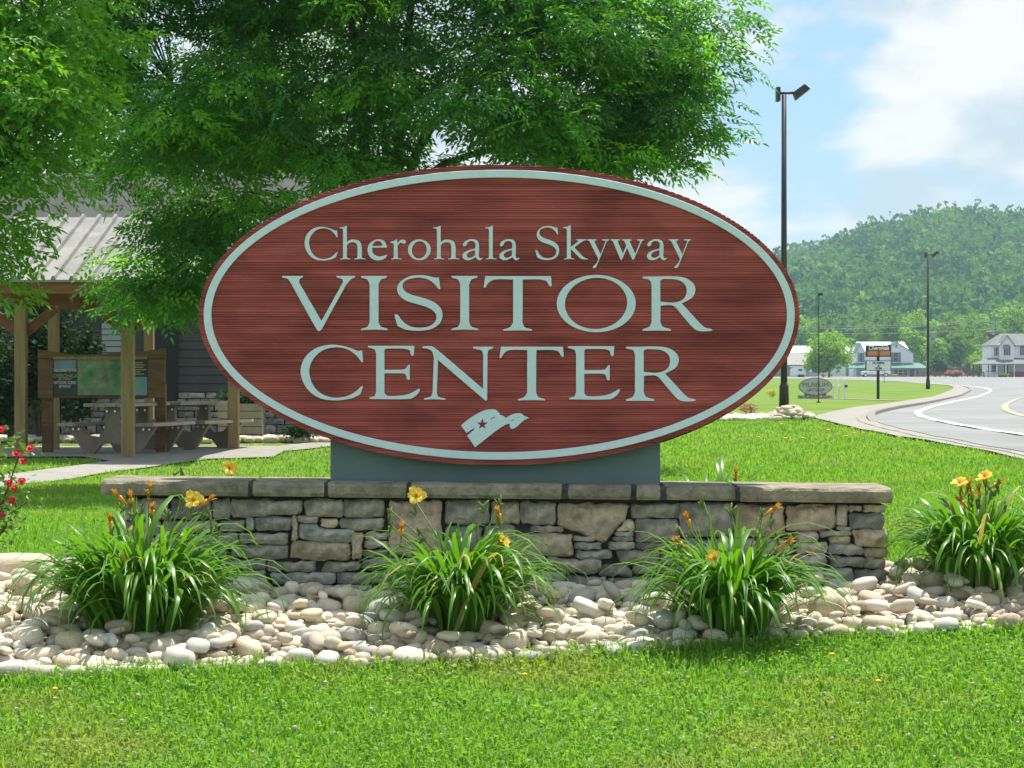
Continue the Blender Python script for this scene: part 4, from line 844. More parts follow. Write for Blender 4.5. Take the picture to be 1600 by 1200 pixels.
o = link('river_gravel', np_mesh('river_gravel', np.concatenate(SV), np.concatenate(SF), M['rockmix'], True)); tag(o, 'smaller rounded river stones filling the bed around the wall', 'river stones', kind='stuff')
for i, (x, y, r, lab) in enumerate(BIG):
    sc3 = [(r * 1.7, r * .9, r * .5), (r * 1.35, r * .8, r * .8), (r * 1.15, r, r * .95), (r * 1.25, r * .9, r * .75), (r * 1.05, r, r * .85)][i]
    o = link('boulder' if i == 0 else 'river_rock', RM[[1, 2, 1, 0, 1][i]][i], None, (x, y, float(tz(x, y)) + sc3[2] * .72), (0, [0, -.35, 0, 0, 0][i], [.1, .5, .3, 1, 2][i]), sc3); tag(o, lab, 'rock')

# ================================================================== grass
def in_any(x, y):
    bad = inpoly(x, y, slab_poly) | inpoly(x, y, bed_poly) | inpoly(x, y, path_poly) | inpoly(x, y, pave_poly) | inpoly(x, y, road_poly)
    return bad | ((np.abs(x + .06) < 1.66) & (y > 9.75) & (y < 10.25))
def blades(n, x, y, h, w, rg, lean=.5):
    az = rg.uniform(0, 6.283, n); le = rg.random(n) * lean; d = np.stack([np.cos(az), np.sin(az)], 1); s = np.stack([-d[:, 1], d[:, 0]], 1) * (w / 2)[:, None]
    z = tz(x, y) - .004; b = np.stack([x, y], 1); m = b + d * (h * le * .35)[:, None]; t = b + d * (h * le)[:, None]
    V = np.empty((n, 5, 3)); V[:, 0, :2] = b - s; V[:, 1, :2] = b + s; V[:, 2, :2] = m - s * .8; V[:, 3, :2] = m + s * .8; V[:, 4, :2] = t
    V[:, :2, 2] = z[:, None]; V[:, 2:4, 2] = (z + h * .55)[:, None]; V[:, 4, 2] = z + h * np.sqrt(np.maximum(.2, 1 - le * le * .6))
    k = (np.arange(n) * 5)[:, None]; F = np.concatenate([k + [0, 1, 3], k + [0, 3, 2], k + [2, 3, 4]], 0)
    return V.reshape(-1, 3), F
rg = np.random.default_rng(9)
def patchy(x, y): return .5 + .5 * np.sin(x * 2.3 + np.sin(y * 1.7) * 1.5) * np.sin(y * 2.9 + x)
n = 195000; x = rg.uniform(-3.7, 3.7, n); y = rg.uniform(6.3, 10.3, n); fr = np.interp(x, BFX, BFY); edge = np.where(np.abs(x) > 2.65, np.where(inpoly(x, y, bed_poly), -1, 1), fr - y)
k = (edge > -.05 - .05 * rg.random(n)) & ((edge > 0.02) | (rg.random(n) < .5)); x, y, edge = x[k], y[k], edge[k]; n = len(x)
h = rg.uniform(.022, .055, n) * (.75 + .5 * patchy(x, y)) + .012 * (edge < .12); V1, F1 = blades(n, x, y, h, rg.uniform(.0045, .0085, n), rg, 1.15)
n = 270000; y = 10.2 / (1 - rg.random(n) * (1 - 10.2 / 48)); x = rg.uniform(-1, 1, n) * (.25 * y + 1.5); k = ~in_any(x, y); k &= ~((x < -2.0) & (y > 39)); x, y = x[k], y[k]; n = len(x)
h = rg.uniform(.03, .065, n) * (.8 + .4 * patchy(x, y)); V2, F2 = blades(n, x, y, h, rg.uniform(.005, .009, n) * (1 + (y - 10) / 16), rg, 1.0)
n = 26000; x = rg.uniform(-2.6, 2.6, n); y = rg.uniform(6.6, 9.3, n); k = (np.interp(x, BFX, BFY) - y > -.07) & (patchy(x * 2.1, y * 2.3) > .45 * rg.random(n)); x, y = x[k], y[k]; n = len(x)
V3, F3 = scatter(diamond(.016, .014), np.stack([x, y, tz(x, y) + rg.uniform(.012, .045, n)], 1), frame_mats(rg.uniform(0, 6.28, n), rg.normal(size=n) * .35, rg.normal(size=n) * .35), rg.uniform(.6, 1.3, n))
tag(link('grass', np_mesh('grass', np.concatenate([V1, V2, V3]), np.concatenate([F1, F2 + len(V1), F3 + len(V1) + len(V2)]), M['grass'])), 'bright green mown lawn grass around the sign', 'grass', kind='stuff')
# broad clover leaves creeping at the lawn edge and blossoms in the lawn
cl = MB(); bm = bmesh.new(); bmesh.ops.create_icosphere(bm, subdivisions=1, radius=1)
me = bpy.data.meshes.new('clover_blossom'); 
for v in bm.verts: v.co *= 1 + .25 * mnoise.noise(v.co * 3)
bm.to_mesh(me); bm.free(); M['clover'] = mat('clover_white', (.52, .47, .42), .9, (.38, .30, .26), 60); me.materials.append(M['clover'])
cands = [(345, 1142), (190, 1140), (25, 1118), (460, 1150), (730, 1170), (1250, 1070), (1165, 1062), (580, 1118), (625, 1126), (1075, 1070), (1460, 1195), (1180, 1182), (1590, 1142), (215, 1096), (455, 1182), (85, 1104), (262, 1077), (610, 1073), (508, 1077), (1340, 1110), (1420, 1160), (930, 1120), (860, 1090), (1010, 1155), (700, 1110), (1520, 1080), (1110, 1130), (395, 1190), (120, 1170), (1300, 1165)]
for px, py in cands:
    g = G(px, py + 12); o = link('clover_blossom', me, None, (g.x, g.y, g.z + .045), (0, 0, rg.uniform(0, 6)), tuple([rg.uniform(.0045, .0085)] * 3)); tag(o, 'tiny white clover blossom in the front lawn', 'clover', 'white clover blossoms in the lawn')
me2 = me.copy(); me2.materials.clear(); M['dandelion'] = mat('dandelion_yellow', (.75, .45, .02), .8); me2.materials.append(M['dandelion'])
for px, py in [(86, 1090), (1300, 1036), (820, 1068), (1372, 1078)]:
    g = G(px, py + 10); o = link('dandelion', me2, None, (g.x, g.y, g.z + .05), None, (.012, .012, .006)); tag(o, 'small yellow dandelion in the front lawn', 'dandelion', 'yellow dandelions in the lawn')
for i in range(14):
    px, py = rg.uniform(1180, 1420), rg.uniform(662, 690) + 4; 
    if py < 664 + (px - 1180) * .09: continue
    g = G(px, py); o = link('dandelion', me2, None, (g.x, g.y, g.z + .06), None, (.03, .03, .012)); tag(o, 'small yellow dandelion on the lawn behind the sign', 'dandelion', 'yellow dandelions behind the sign')

# ================================================================== daylilies
def leaf_strip(rg, ln, th0, curl, w, seg=9, late=True):
    """an arching strap leaf in the x-z plane, creased along its middle"""
    V = []; F = []; p = np.zeros(3); th = th0; st = ln / seg; side = rg.normal() * .05
    for i in range(seg + 1):
        t = i / seg; ww = w * (.55 + .9 * t if t < .4 else .91) * (1 - max(0, (t - .45) / .55) ** 1.6) * .5 + .0006
        nx, nz_ = math.cos(th), -math.sin(th)                     # tangent is (sin th, cos th); normal keeps the crease down
        V += [(p[0], p[1] - ww, p[2]), (p[0] - .25 * ww * nx, p[1], p[2] - .25 * ww * nz_), (p[0], p[1] + ww, p[2])]
        p = p + np.array([math.sin(th) * st, side * st * t, math.cos(th) * st]); th += curl / seg * ((.18 + 2.5 * t * t) if late else (.4 + 1.25 * t))
    for i in range(seg):
        a = i * 3; F += [(a, a + 1, a + 4, a + 3), (a + 1, a + 2, a + 5, a + 4)]
    return V, F
rg = np.random.default_rng(15); LV = []
for i in range(26):
    u = i / 25; th0 = .04 + .32 * u + rg.normal() * .06; V, F = leaf_strip(rg, rg.uniform(.42, .60) * (1 - .16 * u) if u > .08 else rg.uniform(.30, .40), th0, rg.uniform(2.3, 3.3) if u > .08 else rg.uniform(.1, .8), rg.uniform(.016, .023), late=i % 5 < 2)
    LV.append((mesh_from('leaf', V, F, M['blade'], True), mesh_from('leaf', V, F, M['drybld'], True)))
def petal_mesh(m, ln=.045, w=.034, flare=1.5, th0=.45):
    V = []; F = []; p = [0, 0]; th = th0
    for i in range(6):
        t = i / 5; ww = w * math.sin(math.pi * min(1, .12 + .80 * t)) ** .8 * .5
        for s in (-1, -.4, .4, 1): V.append((p[0] + .004 * (1 - abs(s)) * -1, ww * s, p[1] + .003 * abs(s) * math.sin(9 * t + s)))
        p = [p[0] + math.sin(th) * ln / 5, p[1] + math.cos(th) * ln / 5]; th += flare / 5
    for i in range(5):
        for j in range(3): a = i * 4 + j; F.append((a, a + 1, a + 5, a + 4))
    return mesh_from('petal', V, F, m, True)
PET = petal_mesh(M['petal']); PETW = petal_mesh(M['wilt'], .055, .011, .25, .10)
def tiny(name, m, fn): mb = MB(); fn(mb); return mb.mesh(name, m, True)
THR = tiny('throat', M['throat'], lambda b: (b.tube([(0, 0, -.045), (0, 0, -.02), (0, 0, .006)], [.0025, .004, .010], 7), [b.tube([(0, 0, 0), (.006 * math.cos(a), .006 * math.sin(a), .02), (.012 * math.cos(a), .012 * math.sin(a), .034)], .0009, 4) for a in (0, 1.05, 2.1, 3.1, 4.2, 5.2)]))
def bud_cluster(mb, top, rg, n=4):
    for _ in range(n):
        d = Vector((rg.normal() * .5, rg.normal() * .5, 1)).normalized(); o_ = top - Vector((0, 0, rg.uniform(0, .05))); l = rg.uniform(.018, .04)
        mb.tube([o_, o_ + d * l * .35, o_ + d * l * .75, o_ + d * l], [.002, .0042, .004, .001], 6)
def daylily(px, py, label, n_leaf, flowers, buds, seed, size=1.0, Y=None, spread=.10, group='daylily clumps around the stone wall'):
    rg = np.random.default_rng(seed); b = G(px, py) if Y is None else Vector(((px - 800) / FPX * Y, Y, float(tz((px - 800) / FPX * Y, Y))))
    root = thing('daylily', label, 'daylily', b, group=group)
    for i in range(n_leaf):
        k = int(min(25, rg.random() ** .8 * 26)); dry = rg.random() < .035; a = rg.uniform(0, 6.283); r = spread * size * math.sqrt(rg.random()) * (.4 + .6 * k / 25)
        s = size * rg.uniform(.72, 1.12)
        link('leaf', LV[k][1 if dry else 0], root, (r * math.cos(a), r * math.sin(a) * .8, 0), (rg.normal() * .12, rg.normal() * .12, a + rg.normal() * .5), (s, s * rg.uniform(.85, 1.2), s))
    def stalk(pt, nb, name='flower_stalk'):
        mb = MB(); e = pt - b; f = Vector((rg.normal() * .03 * size, rg.normal() * .03 * size, 0)); mid = f + (e - f) * .5 + Vector((-e.x * .15, -e.y * .15, .04))
        mb.tube([f, mid, e], [.0042, .0034, .0024], 6)
        if nb: bud_cluster(mb, e, rg, nb)
        return link(name, mb.mesh(name, M['stalk'], True), root)
    for fx, fy, kind, face in flowers:
        Yf = b.y - (.10 * size if fy > 800 else .02) ; q = P(fx, fy, Yf); stalk(q - Vector((0, 0, .02)), 3)
        d = {'f': Vector((rg.normal() * .2, -1, .45)), 'u': Vector((rg.normal() * .3, -.35, 1)), 'l': Vector((-.7, -.3, .7)), 'r': Vector((.75, -.3, .55))}[face].normalized(); qt = d.to_track_quat('Z', 'Y')
        fo = link('flower', THR, root, q - b); fo.rotation_euler = qt.to_euler(); fo.scale = (1.0,) * 3
        for j in range(6 if kind == 'y' else 5):
            pm = PET if kind == 'y' else PETW; pt_ = link('petal', pm, fo, (0, 0, -.006), (0, rg.normal() * .08, j * 2 * math.pi / (6 if kind == 'y' else 5) + rg.normal() * .08)); s = (.92 if j % 2 else 1.05) * (1.05 if kind == 'y' else .9); pt_.scale = (s, s, s)
    for bx, by in buds: stalk(P(bx, by, b.y - .03), 6)
    return root
daylily(222, 992, 'fullest daylily clump with yellow blooms, before the wall end beside the rose bush', 470, [(302, 782, 'y', 'f'), (192, 880, 'y', 'f'), (172, 818, 'w', 'u'), (233, 768, 'w', 'u'), (322, 784, 'w', 'r'), (238, 800, 'w', 'u'), (188, 778, 'w', 'l'), (205, 782, 'w', 'u')],
        [(285, 778), (330, 812), (340, 825), (262, 800), (222, 790), (318, 800), (210, 805)], 1, 1.2, spread=.17)
daylily(720, 990, 'daylily clump before the middle of the wall, under the grey sign mount', 380, [(650, 776, 'y', 'f'), (783, 846, 'y', 'r'), (627, 830, 'w', 'u'), (780, 806, 'w', 'u')], [(608, 795), (609, 820), (755, 788), (782, 785), (655, 830)], 2, 1.12, spread=.12)
daylily(1145, 994, 'daylily clump before the wall with several orange wilting blooms and a pale open one', 360, [(1117, 874, 'y', 'f'), (1064, 850, 'w', 'l'), (1205, 798, 'w', 'r'), (1226, 850, 'w', 'r'), (1076, 815, 'w', 'u')], [(1098, 780), (1190, 800), (1142, 795), (1238, 838), (1060, 822), (1215, 845)], 3, 1.12, spread=.13)
daylily(1530, 925, 'daylily clump standing past the wall end with a tight cluster of orange and yellow blooms', 360, [(1500, 757, 'y', 'u'), (1540, 748, 'y', 'u'), (1518, 768, 'w', 'u'), (1504, 786, 'w', 'l'), (1530, 770, 'w', 'u'), (1555, 758, 'w', 'r'), (1495, 798, 'w', 'l'), (1512, 760, 'w', 'u')], [(1560, 755), (1548, 765), (1525, 780), (1570, 790)], 4, 1.14, spread=.13)
daylily(1120, 0, 'daylily clump growing behind the wall, right of the grey sign mount', 90, [(1150, 743, 'w', 'u')], [(1105, 745)], 5, 1.25, Y=10.75, spread=.16)
daylily(330, 0, 'daylily clump growing behind the wall, left of the sign, with one yellow bloom', 50, [(358, 733, 'y', 'f')], [(272, 738), (285, 735)], 6, 1.0, Y=10.8, spread=.2)

# ================================================================== rose bush
def rose_bush():
    rg = np.random.default_rng(8); Y = 10.45; bx = (-35 - 800) / FPX * Y; b = Vector((bx, Y, float(tz(bx, Y)))); root = thing('rose_bush', 'red flowering rose bush at the end of the wall beside the path', 'rose bush', b)
    mb = MB(); tips = []
    for i in range(16):
        e = P(rg.uniform(-110, 50), rg.uniform(670, 830), Y + rg.uniform(-.2, .2)); m_ = (b + e) / 2 + Vector((rg.normal() * .05, rg.normal() * .05, .04)); mb.tube([b, m_, e], [.006, .004, .002], 5); tips += [e, (m_ + e) / 2, m_]
    mb.build('stems', M['bark'], root)
    T = np.array([tuple(t) for t in tips]); pos = np.repeat(T, 26, 0) + rg.normal(size=(len(T) * 26, 3)) * .05
    mats = frame_mats(rg.uniform(0, 6.28, len(pos)), rg.uniform(-.3, .8, len(pos)), rg.normal(size=len(pos)) * .6); V, F = scatter(diamond(.035, .022), pos, mats, rg.uniform(.7, 1.2, len(pos)))
    link('foliage', np_mesh('foliage', V - np.array(b), F, M['leafrose']), root)
    pm = petal_mesh(M['rosered'], .028, .026, 1.3, .35)
    for fx, fy in [(48, 703), (36, 722), (26, 711), (23, 766), (19, 784), (15, 757), (34, 754), (3, 673), (2, 809), (-20, 700), (-40, 740), (-30, 780), (-60, 690)]:
        q = P(fx, fy, Y - .12); d = Vector((rg.normal() * .4, -.7, .8)).normalized(); fo = link('rose', tiny('rose', M['rosered'], lambda b_: b_.tube([(0, 0, -.01), (0, 0, .004), (0, 0, .016)], [.004, .011, .006], 8)), root, q - b); fo.rotation_euler = d.to_track_quat('Z', 'Y').to_euler()
        for j in range(8):
            s = 1.0 if j < 5 else .7; link('petal', pm, fo, (0, 0, -.006 + (.004 if j > 4 else 0)), (0, -.25 if j > 4 else 0, j * 1.3 + rg.normal() * .1), (s, s, s))
rose_bush()
# ================================================================== pavilion, tables, kiosk, visitor building
YP = 32.0
def pavilion():
    pA, pB, pC, pD, pE = G(33, 709), G(200, 717), G(365, 703), G(84, 705), G(233, 697)
    root = thing('picnic_pavilion', 'timber picnic pavilion with ribbed metal roof beside the visitor building', 'pavilion', (pB.x, pB.y, pB.z)); w = .165
    ez = CAMZ + (HOR - 438) / FPX * 31.6                       # eave height
    for p, ww in ((pA, .165), (pB, .17), (pC, .165), (pD, .15), (pE, .15)):
        mb = MB(); top = ez - .1 + max(0, (p.y - 31.6)) * .27 if p.y < 35 else ez + .75
        mb.box((p.x, p.y, (p.z - .05 + top) / 2), (ww, ww, top - p.z + .05)); mb.build('post', M['timber'], root, bevel=.006)
    x0, x1 = (-60 - 800) / FPX * 31.5, (392 - 800) / FPX * 33.0; yf, yr = 31.4, 34.95; rise = (yr - yf) * .29
    for j, (ya, yb, za, zb) in enumerate(((yf, yr, ez, ez + rise), (yr + (yr - yf), yr, ez, ez + rise))):
        mb = MB(); t = .03; mb.add([(x0, ya, za), (x1, ya, za), (x1, yb, zb), (x0, yb, zb), (x0, ya, za - t), (x1, ya, za - t), (x1, yb, zb - t), (x0, yb, zb - t)],
                                   [(0, 1, 2, 3), (7, 6, 5, 4), (0, 4, 5, 1), (1, 5, 6, 2), (3, 2, 6, 7), (0, 3, 7, 4)]); sh = mb.build('roof_panel', M['tinroof'], root)
        n = int((x1 - x0) / .225)
        for i in range(n + 1):
            x = x0 + .03 + i * (x1 - x0 - .06) / n; r = MB(); big = i % 1 == 0; hw = .034; hh = .05
            nz_ = Vector((0, -(zb - za), (yb - ya))).normalized() * (1 if yb > ya else -1)
            o1 = Vector((0, ya, za)); o2 = Vector((0, yb, zb)); vs = []
            for o_ in (o1, o2): vs += [Vector((x - hw, o_.y, o_.z)), Vector((x - hw * .5, o_.y, o_.z)) + nz_ * hh, Vector((x + hw * .5, o_.y, o_.z)) + nz_ * hh, Vector((x + hw, o_.y, o_.z))]
            r.add(vs, [(0, 1, 5, 4), (1, 2, 6, 5), (2, 3, 7, 6), (0, 3, 2, 1), (4, 5, 6, 7)]); r.build('roof_rib', M['tinroof'], root)
    mb = MB(); mb.box(((x0 + x1) / 2, yf + .06, ez - .105), (x1 - x0 - .02, .045, .145)); mb.build('fascia', M['cedar'], root)
    mb = MB(); mb.box(((x0 + x1) / 2, pB.y + .17, ez - .17), (x1 - x0 - .3, .14, .24)); mb.build('beam', M['cedar'], root)
    mb = MB(); mb.box(((x0 + x1) / 2, 37.6, ez - .1), (x1 - x0 - .3, .14, .24)); mb.build('beam', M['cedar'], root)
    for i in range(9):
        x = x0 + .2 + i * (x1 - x0 - .4) / 8; mb = MB()
        for ya, yb in ((yf + .09, yr), (2 * yr - yf - .09, yr)):
            mb.add([(x + sx * .04, y, z) for y, z in ((ya, ez - .035 + .026), (yb, ez + rise - .04)) for sx in (-1, 1) for z in (z, z - .15)], [(0, 1, 3, 2), (4, 6, 7, 5), (0, 2, 6, 4), (1, 5, 7, 3), (0, 4, 5, 1), (2, 3, 7, 6)])
        mb.build('rafter', M['cedar'], root)
    for p in (pA, pB, pC):
        for s in (-1, 1):
            mb = MB(); a = Vector((p.x + s * .06, p.y + .02, ez - .62)); b = Vector((p.x + s * .48, p.y + .1, ez - .27)); d = (b - a); m_ = Matrix.Rotation(math.atan2(d.z, d.x), 3, 'Y').inverted() if False else Matrix.Rotation(-math.atan2(d.z, d.x), 3, 'Y')
            mb.box((a + b) / 2, (d.length, .09, .13), M=m_); mb.build('knee_brace', M['cedar'], root)
    return ez
EZ = pavilion()
def picnic_table():
    root = thing('picnic_table', '', 'picnic table')
    for k in range(4): mb = MB(); mb.box(((k - 1.5) * .188, 0, .735), (.18, 1.85, .05)); mb.build('table_board', M['table'], root, bevel=.006)
    for s in (-1, 1):
        for k in (0, 1): mb = MB(); mb.box((s * (.60 + .15 * k), 0, .44), (.142, 1.85, .05)); mb.build('bench_board', M['table'], root, bevel=.006)
    prof = [(-.76, .41), (-.47, .0), (-.30, 0), (-.18, .13), (0, .17), (.18, .13), (.30, 0), (.47, 0), (.76, .41), (.54, .41), (.40, .27), (.22, .25), (.12, .36), (.10, .705), (-.10, .705), (-.12, .36), (-.22, .25), (-.40, .27), (-.54, .41)]
    for y in (-.62, .62):
        mb = MB(); n = len(prof); mb.prism(prof, y - .05, y + .05, 'Y'); lg = mb.build('leg_frame', M['tableleg'], root)
        for x, z in ((-.07, .64), (.07, .64), (-.56, .37), (-.66, .37), (.56, .37), (.66, .37)):
            b = MB(); b.tube([(x, y - .05, z), (x, y - .066, z)], .018, 8); link('bolt', b.mesh('bolt', M['steel']), lg)
    return root
t0 = picnic_table(); g = G(183, 712); t0.scale = (.88, .88, .94); t0.location = (g.x + .03, g.y + .75, g.z + .02); t0.rotation_euler = (0, 0, R(-14)); t0['label'] = 'brown picnic table under the pavilion, in front of the map board'
t1 = copy_tree(t0); g = G(285, 706); t1.location = (g.x - .05, g.y + .9, g.z + .02); t1.rotation_euler = (0, 0, R(-20)); t1['label'] = 'brown picnic table under the pavilion, in front of the dark doorway'
for t in (t0, t1): t['group'] = 'picnic tables under the pavilion'
tag(sheet('pavilion_slab', slab_poly, .024, M['concrete'], .8), kind='structure')

def kiosk():
    Y = 35.2; q = lambda a, b: P(a, b, Y); b = G(160, 702); root = thing('information_board', 'brown timber information board with a green map under the pavilion', 'information board', (q(160, 0).x, Y, float(tz(q(160, 0).x, Y))))
    def slab(name, x0, y0, x1, y1, yy, d, m, parent=root):
        a, c = q(x0, y0), q(x1, y1); mb = MB(); mb.box(((a.x + c.x) / 2, Y + yy, (a.z + c.z) / 2), (c.x - a.x, d, a.z - c.z)); return mb.build(name, m, parent)
    for x in (72, 250):
        a = q(x, 600); mb = MB(); zb = float(tz(a.x, Y)); mb.box((a.x, Y + .12, (zb + a.z) / 2), (.14, .14, a.z - zb)); mb.build('post', M['brownwood'], root)
    slab('backboard', 61, 556, 258, 622, .03, .04, M['brownwood'])
    top = [(60, 546), (75, 548), (95, 551), (110, 554), (150, 554), (178, 551), (200, 551), (225, 549), (259, 544), (259, 560), (60, 560)]
    mb = MB(); mb.prism([(q(x, y).x, q(x, y).z) for x, y in top], Y - .05, Y + .0, 'Y'); mb.build('live_edge_top', M['brownwood'], root)
    slab('side_board', 60, 561, 83.5, 588, -.01, .05, M['brownwood']); slab('side_board', 60, 588.6, 83.5, 622, -.01, .05, M['brownwood']); slab('side_board', 231.5, 561, 258, 622, -.01, .05, M['brownwood'])
    slab('trim', 84, 557, 231, 561.5, -.055, .02, M['timber'])
    p1 = slab('photo_panel', 84.5, 562, 120.5, 617, -.01, .03, M['darkprint']); slab('photo_strip', 85, 562.5, 120, 580, -.03, .012, M['blueprint'], p1)
    slab('map_panel', 121.5, 560.5, 209, 617.5, -.012, .03, M['mapgreen'])
    p3 = slab('text_panel', 210, 563, 231, 618, -.01, .03, M['darkprint']); slab('photo_strip', 210.5, 589, 230.5, 617.5, -.03, .012, M['teal'], p3)
    for par, x, y, body, size, mm in [(p1, 102.5, 579, 'WELCOME TO THE', .062, 'textpale'), (p1, 102.5, 587.5, 'CHEROHALA', .075, 'textgold'), (p1, 102.5, 592.5, 'SKYWAY', .06, 'textgold'), (p1, 102.5, 598, 'NATIONAL SCENIC', .062, 'textpale'), (p1, 102.5, 604, 'BYWAY', .062, 'textpale')]:
        t = text_mesh(body, size, M[mm], sx=.62 if len(body) > 9 else .8); w = q(x, y); link('lettering', t, par, Vector((w.x, Y - .043, w.z)) - Vector(root.location))
    for k in range(6):
        t = slab('text_line', 211.5, 566 + k * 3.6, 211.5 + [12, 15, 13, 17, 9, 14][k], 567.4 + k * 3.6, -.028, .004, M['textgold'], p3)
kiosk()

M['darkroof'] = mat('dark_shingles', (.05, .052, .05), .9, (.08, .08, .078), 2, 5, .3, 20)
def visitor_building():
    Y = 43.0; x0, x1 = (-220 - 800) / FPX * Y, (760 - 800) / FPX * Y; zb = -.45; zt = CAMZ + (HOR - 452) / FPX * Y; root = thing('visitor_building', 'grey sided visitor building with stone base behind the pavilion', 'building', ((x0 + x1) / 2, Y, zb))
    xc, w = (x0 + x1) / 2, x1 - x0
    mb = MB(); mb.box((xc, Y + 3.5, (zb + zt) / 2), (w, 7, zt - zb)); mb.build('wall', M['siding'], root)
    for k in range(13):
        mb = MB(); z = zb + .95 + k * .15; mb.add([(x0 - .02, Y - .004, z + .15), (x1 + .02, Y - .004, z + .15), (x1 + .02, Y - .03, z), (x0 - .02, Y - .03, z), (x0 - .02, Y, z), (x1 + .02, Y, z)], [(0, 3, 2, 1), (3, 4, 5, 2)]); 
        if z + .15 < zt: mb.build('clapboard', M['siding'], root)
    a, c = P(160, 505, Y), P(206, 560, Y)
    for k in range(6):
        mb = MB(); z0 = c.z + (a.z - c.z) * k / 6; mb.box(((a.x + c.x) / 2, Y - .05, z0 + (a.z - c.z) / 12), (c.x - a.x, .03, (a.z - c.z) / 6 - .015)); mb.build('pale_clapboard', M['sidingpale'], root)
    rg = np.random.default_rng(2); z = zb; cnt = 0
    xa, xb = P(60, 0, Y).x, P(560, 0, Y).x
    while z < zb + .93:
        h = rg.uniform(.08, .15); x = xa
        while x < xb:
            ww = rg.uniform(.2, .5); V, F = stone_from([(x + .01, min(z + h, zb + .94) - .012), (x + ww - .01, min(z + h, zb + .94) - .012), (x + ww - .01, z), (x + .01, z)], Y - .06, .06, rg, jit=.006, cell=.08); cen = Vector(V[-1])
            link('base_stone', fix_normals(mesh_from('base_stone', [Vector(v) - cen for v in V], F, M['stone'][int(rg.choice([0, 2, 2, 3]))])), root, cen - Vector(root.location)); x += ww
        z += h
    mb = MB(); a, c = P(237, 490, Y), P(278, 650, Y); mb.box(((a.x + c.x) / 2, Y - .08, (a.z + zb + .05) / 2), (c.x - a.x, .12, a.z - zb - .05)); mb.build('door', M['dark'], root)
    mb = MB(); a, c = P(338, 630, Y), P(343, 640, Y); mb.box(((a.x + c.x) / 2, Y - .09, (a.z + c.z) / 2), (.07, .04, .11)); mb.build('socket_cover', M['sidingpale'], root)
    ov = .5; rt = zt + 2.2; mb = MB(); pts = [(Y - ov, zt - .12), (Y + 3.5, rt), (Y + 7 + ov, zt - .12), (Y + 7 + ov, zt), (Y + 3.5, rt + .14), (Y - ov, zt)]
    mb.prism(pts, x0 - .5, x1 + .5, 'X'); mb.build('roof', M['darkroof'], root)
    # planter box by the wall
    g = G(372, 678); pb = thing('planter_box', 'pale wooden planter box against the stone base of the visitor building', 'planter', (P(372, 0, 41.5).x, 41.5, float(tz(-4.6, 41.5)))); x_0, x_1 = P(343, 0, 41.5).x, P(412, 0, 41.5).x
    zt_ = P(0, 630, 41.5).z; z_b = pb.location.z
    for k in range(5): mb = MB(); hh = (zt_ - z_b) / 5; mb.box(((x_0 + x_1) / 2, 41.3, z_b + hh * (k + .5)), (x_1 - x_0, .05, hh - .012)); mb.build('plank', M['planter'], pb)
    mb = MB(); mb.box(((x_0 + x_1) / 2, 41.62, (zt_ + z_b) / 2 - .03), (x_1 - x_0 - .02, .55, zt_ - z_b - .06)); mb.build('soil_box', M['soil'], pb)
    rg = np.random.default_rng(4); pos = np.stack([rg.uniform(x_0, x_1, 500), rg.uniform(41.3, 41.8, 500), zt_ + rg.random(500) ** 2 * .25], 1)
    V, F = scatter(diamond(.1, .05), pos, frame_mats(rg.uniform(0, 6.28, 500), rg.uniform(-.8, .5, 500), rg.normal(size=500)), rg.uniform(.7, 1.4, 500)); link('plants', np_mesh('plants', V - np.array(pb.location), F, M['leafdark']), pb)
    # stones along its foot
    SV = []; SF = []; nb = 0
    for _ in range(420):
        x = rg.uniform(P(-20, 0, 41).x, P(560, 0, 41).x); y = rg.uniform(40.2, 42.7); r = rg.uniform(.05, .13); k = int(rg.integers(0, 5)); SV.append(lv[k] * np.array([r * 1.2, r, r * .6]) + np.array([x, y, float(tz(x, y)) + .05])); SF.append(lf[k] + nb); nb += len(lv[k])
    o = link('border_stones', np_mesh('border_stones', np.concatenate(SV), np.concatenate(SF), M['rockmix'], True)); tag(o, 'grey stones strewn along the foot of the visitor building', 'stones', kind='stuff')
visitor_building()
# dark evergreen shrubs left of the pavilion
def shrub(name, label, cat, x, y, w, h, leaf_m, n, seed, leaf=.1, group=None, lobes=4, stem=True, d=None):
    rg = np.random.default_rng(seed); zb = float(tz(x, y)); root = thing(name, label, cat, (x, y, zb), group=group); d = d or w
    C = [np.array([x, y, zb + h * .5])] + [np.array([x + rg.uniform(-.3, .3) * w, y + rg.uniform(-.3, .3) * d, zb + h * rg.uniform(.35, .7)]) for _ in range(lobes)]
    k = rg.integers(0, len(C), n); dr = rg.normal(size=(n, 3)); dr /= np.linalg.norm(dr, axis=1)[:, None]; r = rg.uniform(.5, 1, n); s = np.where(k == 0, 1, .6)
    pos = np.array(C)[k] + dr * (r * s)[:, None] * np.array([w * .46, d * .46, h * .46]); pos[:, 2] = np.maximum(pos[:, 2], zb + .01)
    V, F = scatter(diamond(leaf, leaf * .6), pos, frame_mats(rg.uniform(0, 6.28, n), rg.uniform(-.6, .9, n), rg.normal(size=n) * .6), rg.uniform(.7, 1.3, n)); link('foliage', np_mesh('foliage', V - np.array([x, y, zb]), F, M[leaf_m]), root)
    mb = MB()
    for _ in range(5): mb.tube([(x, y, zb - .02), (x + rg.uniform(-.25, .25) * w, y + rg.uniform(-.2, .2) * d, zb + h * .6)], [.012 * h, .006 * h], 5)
    mb.build('stems', M['bark'], root); return root
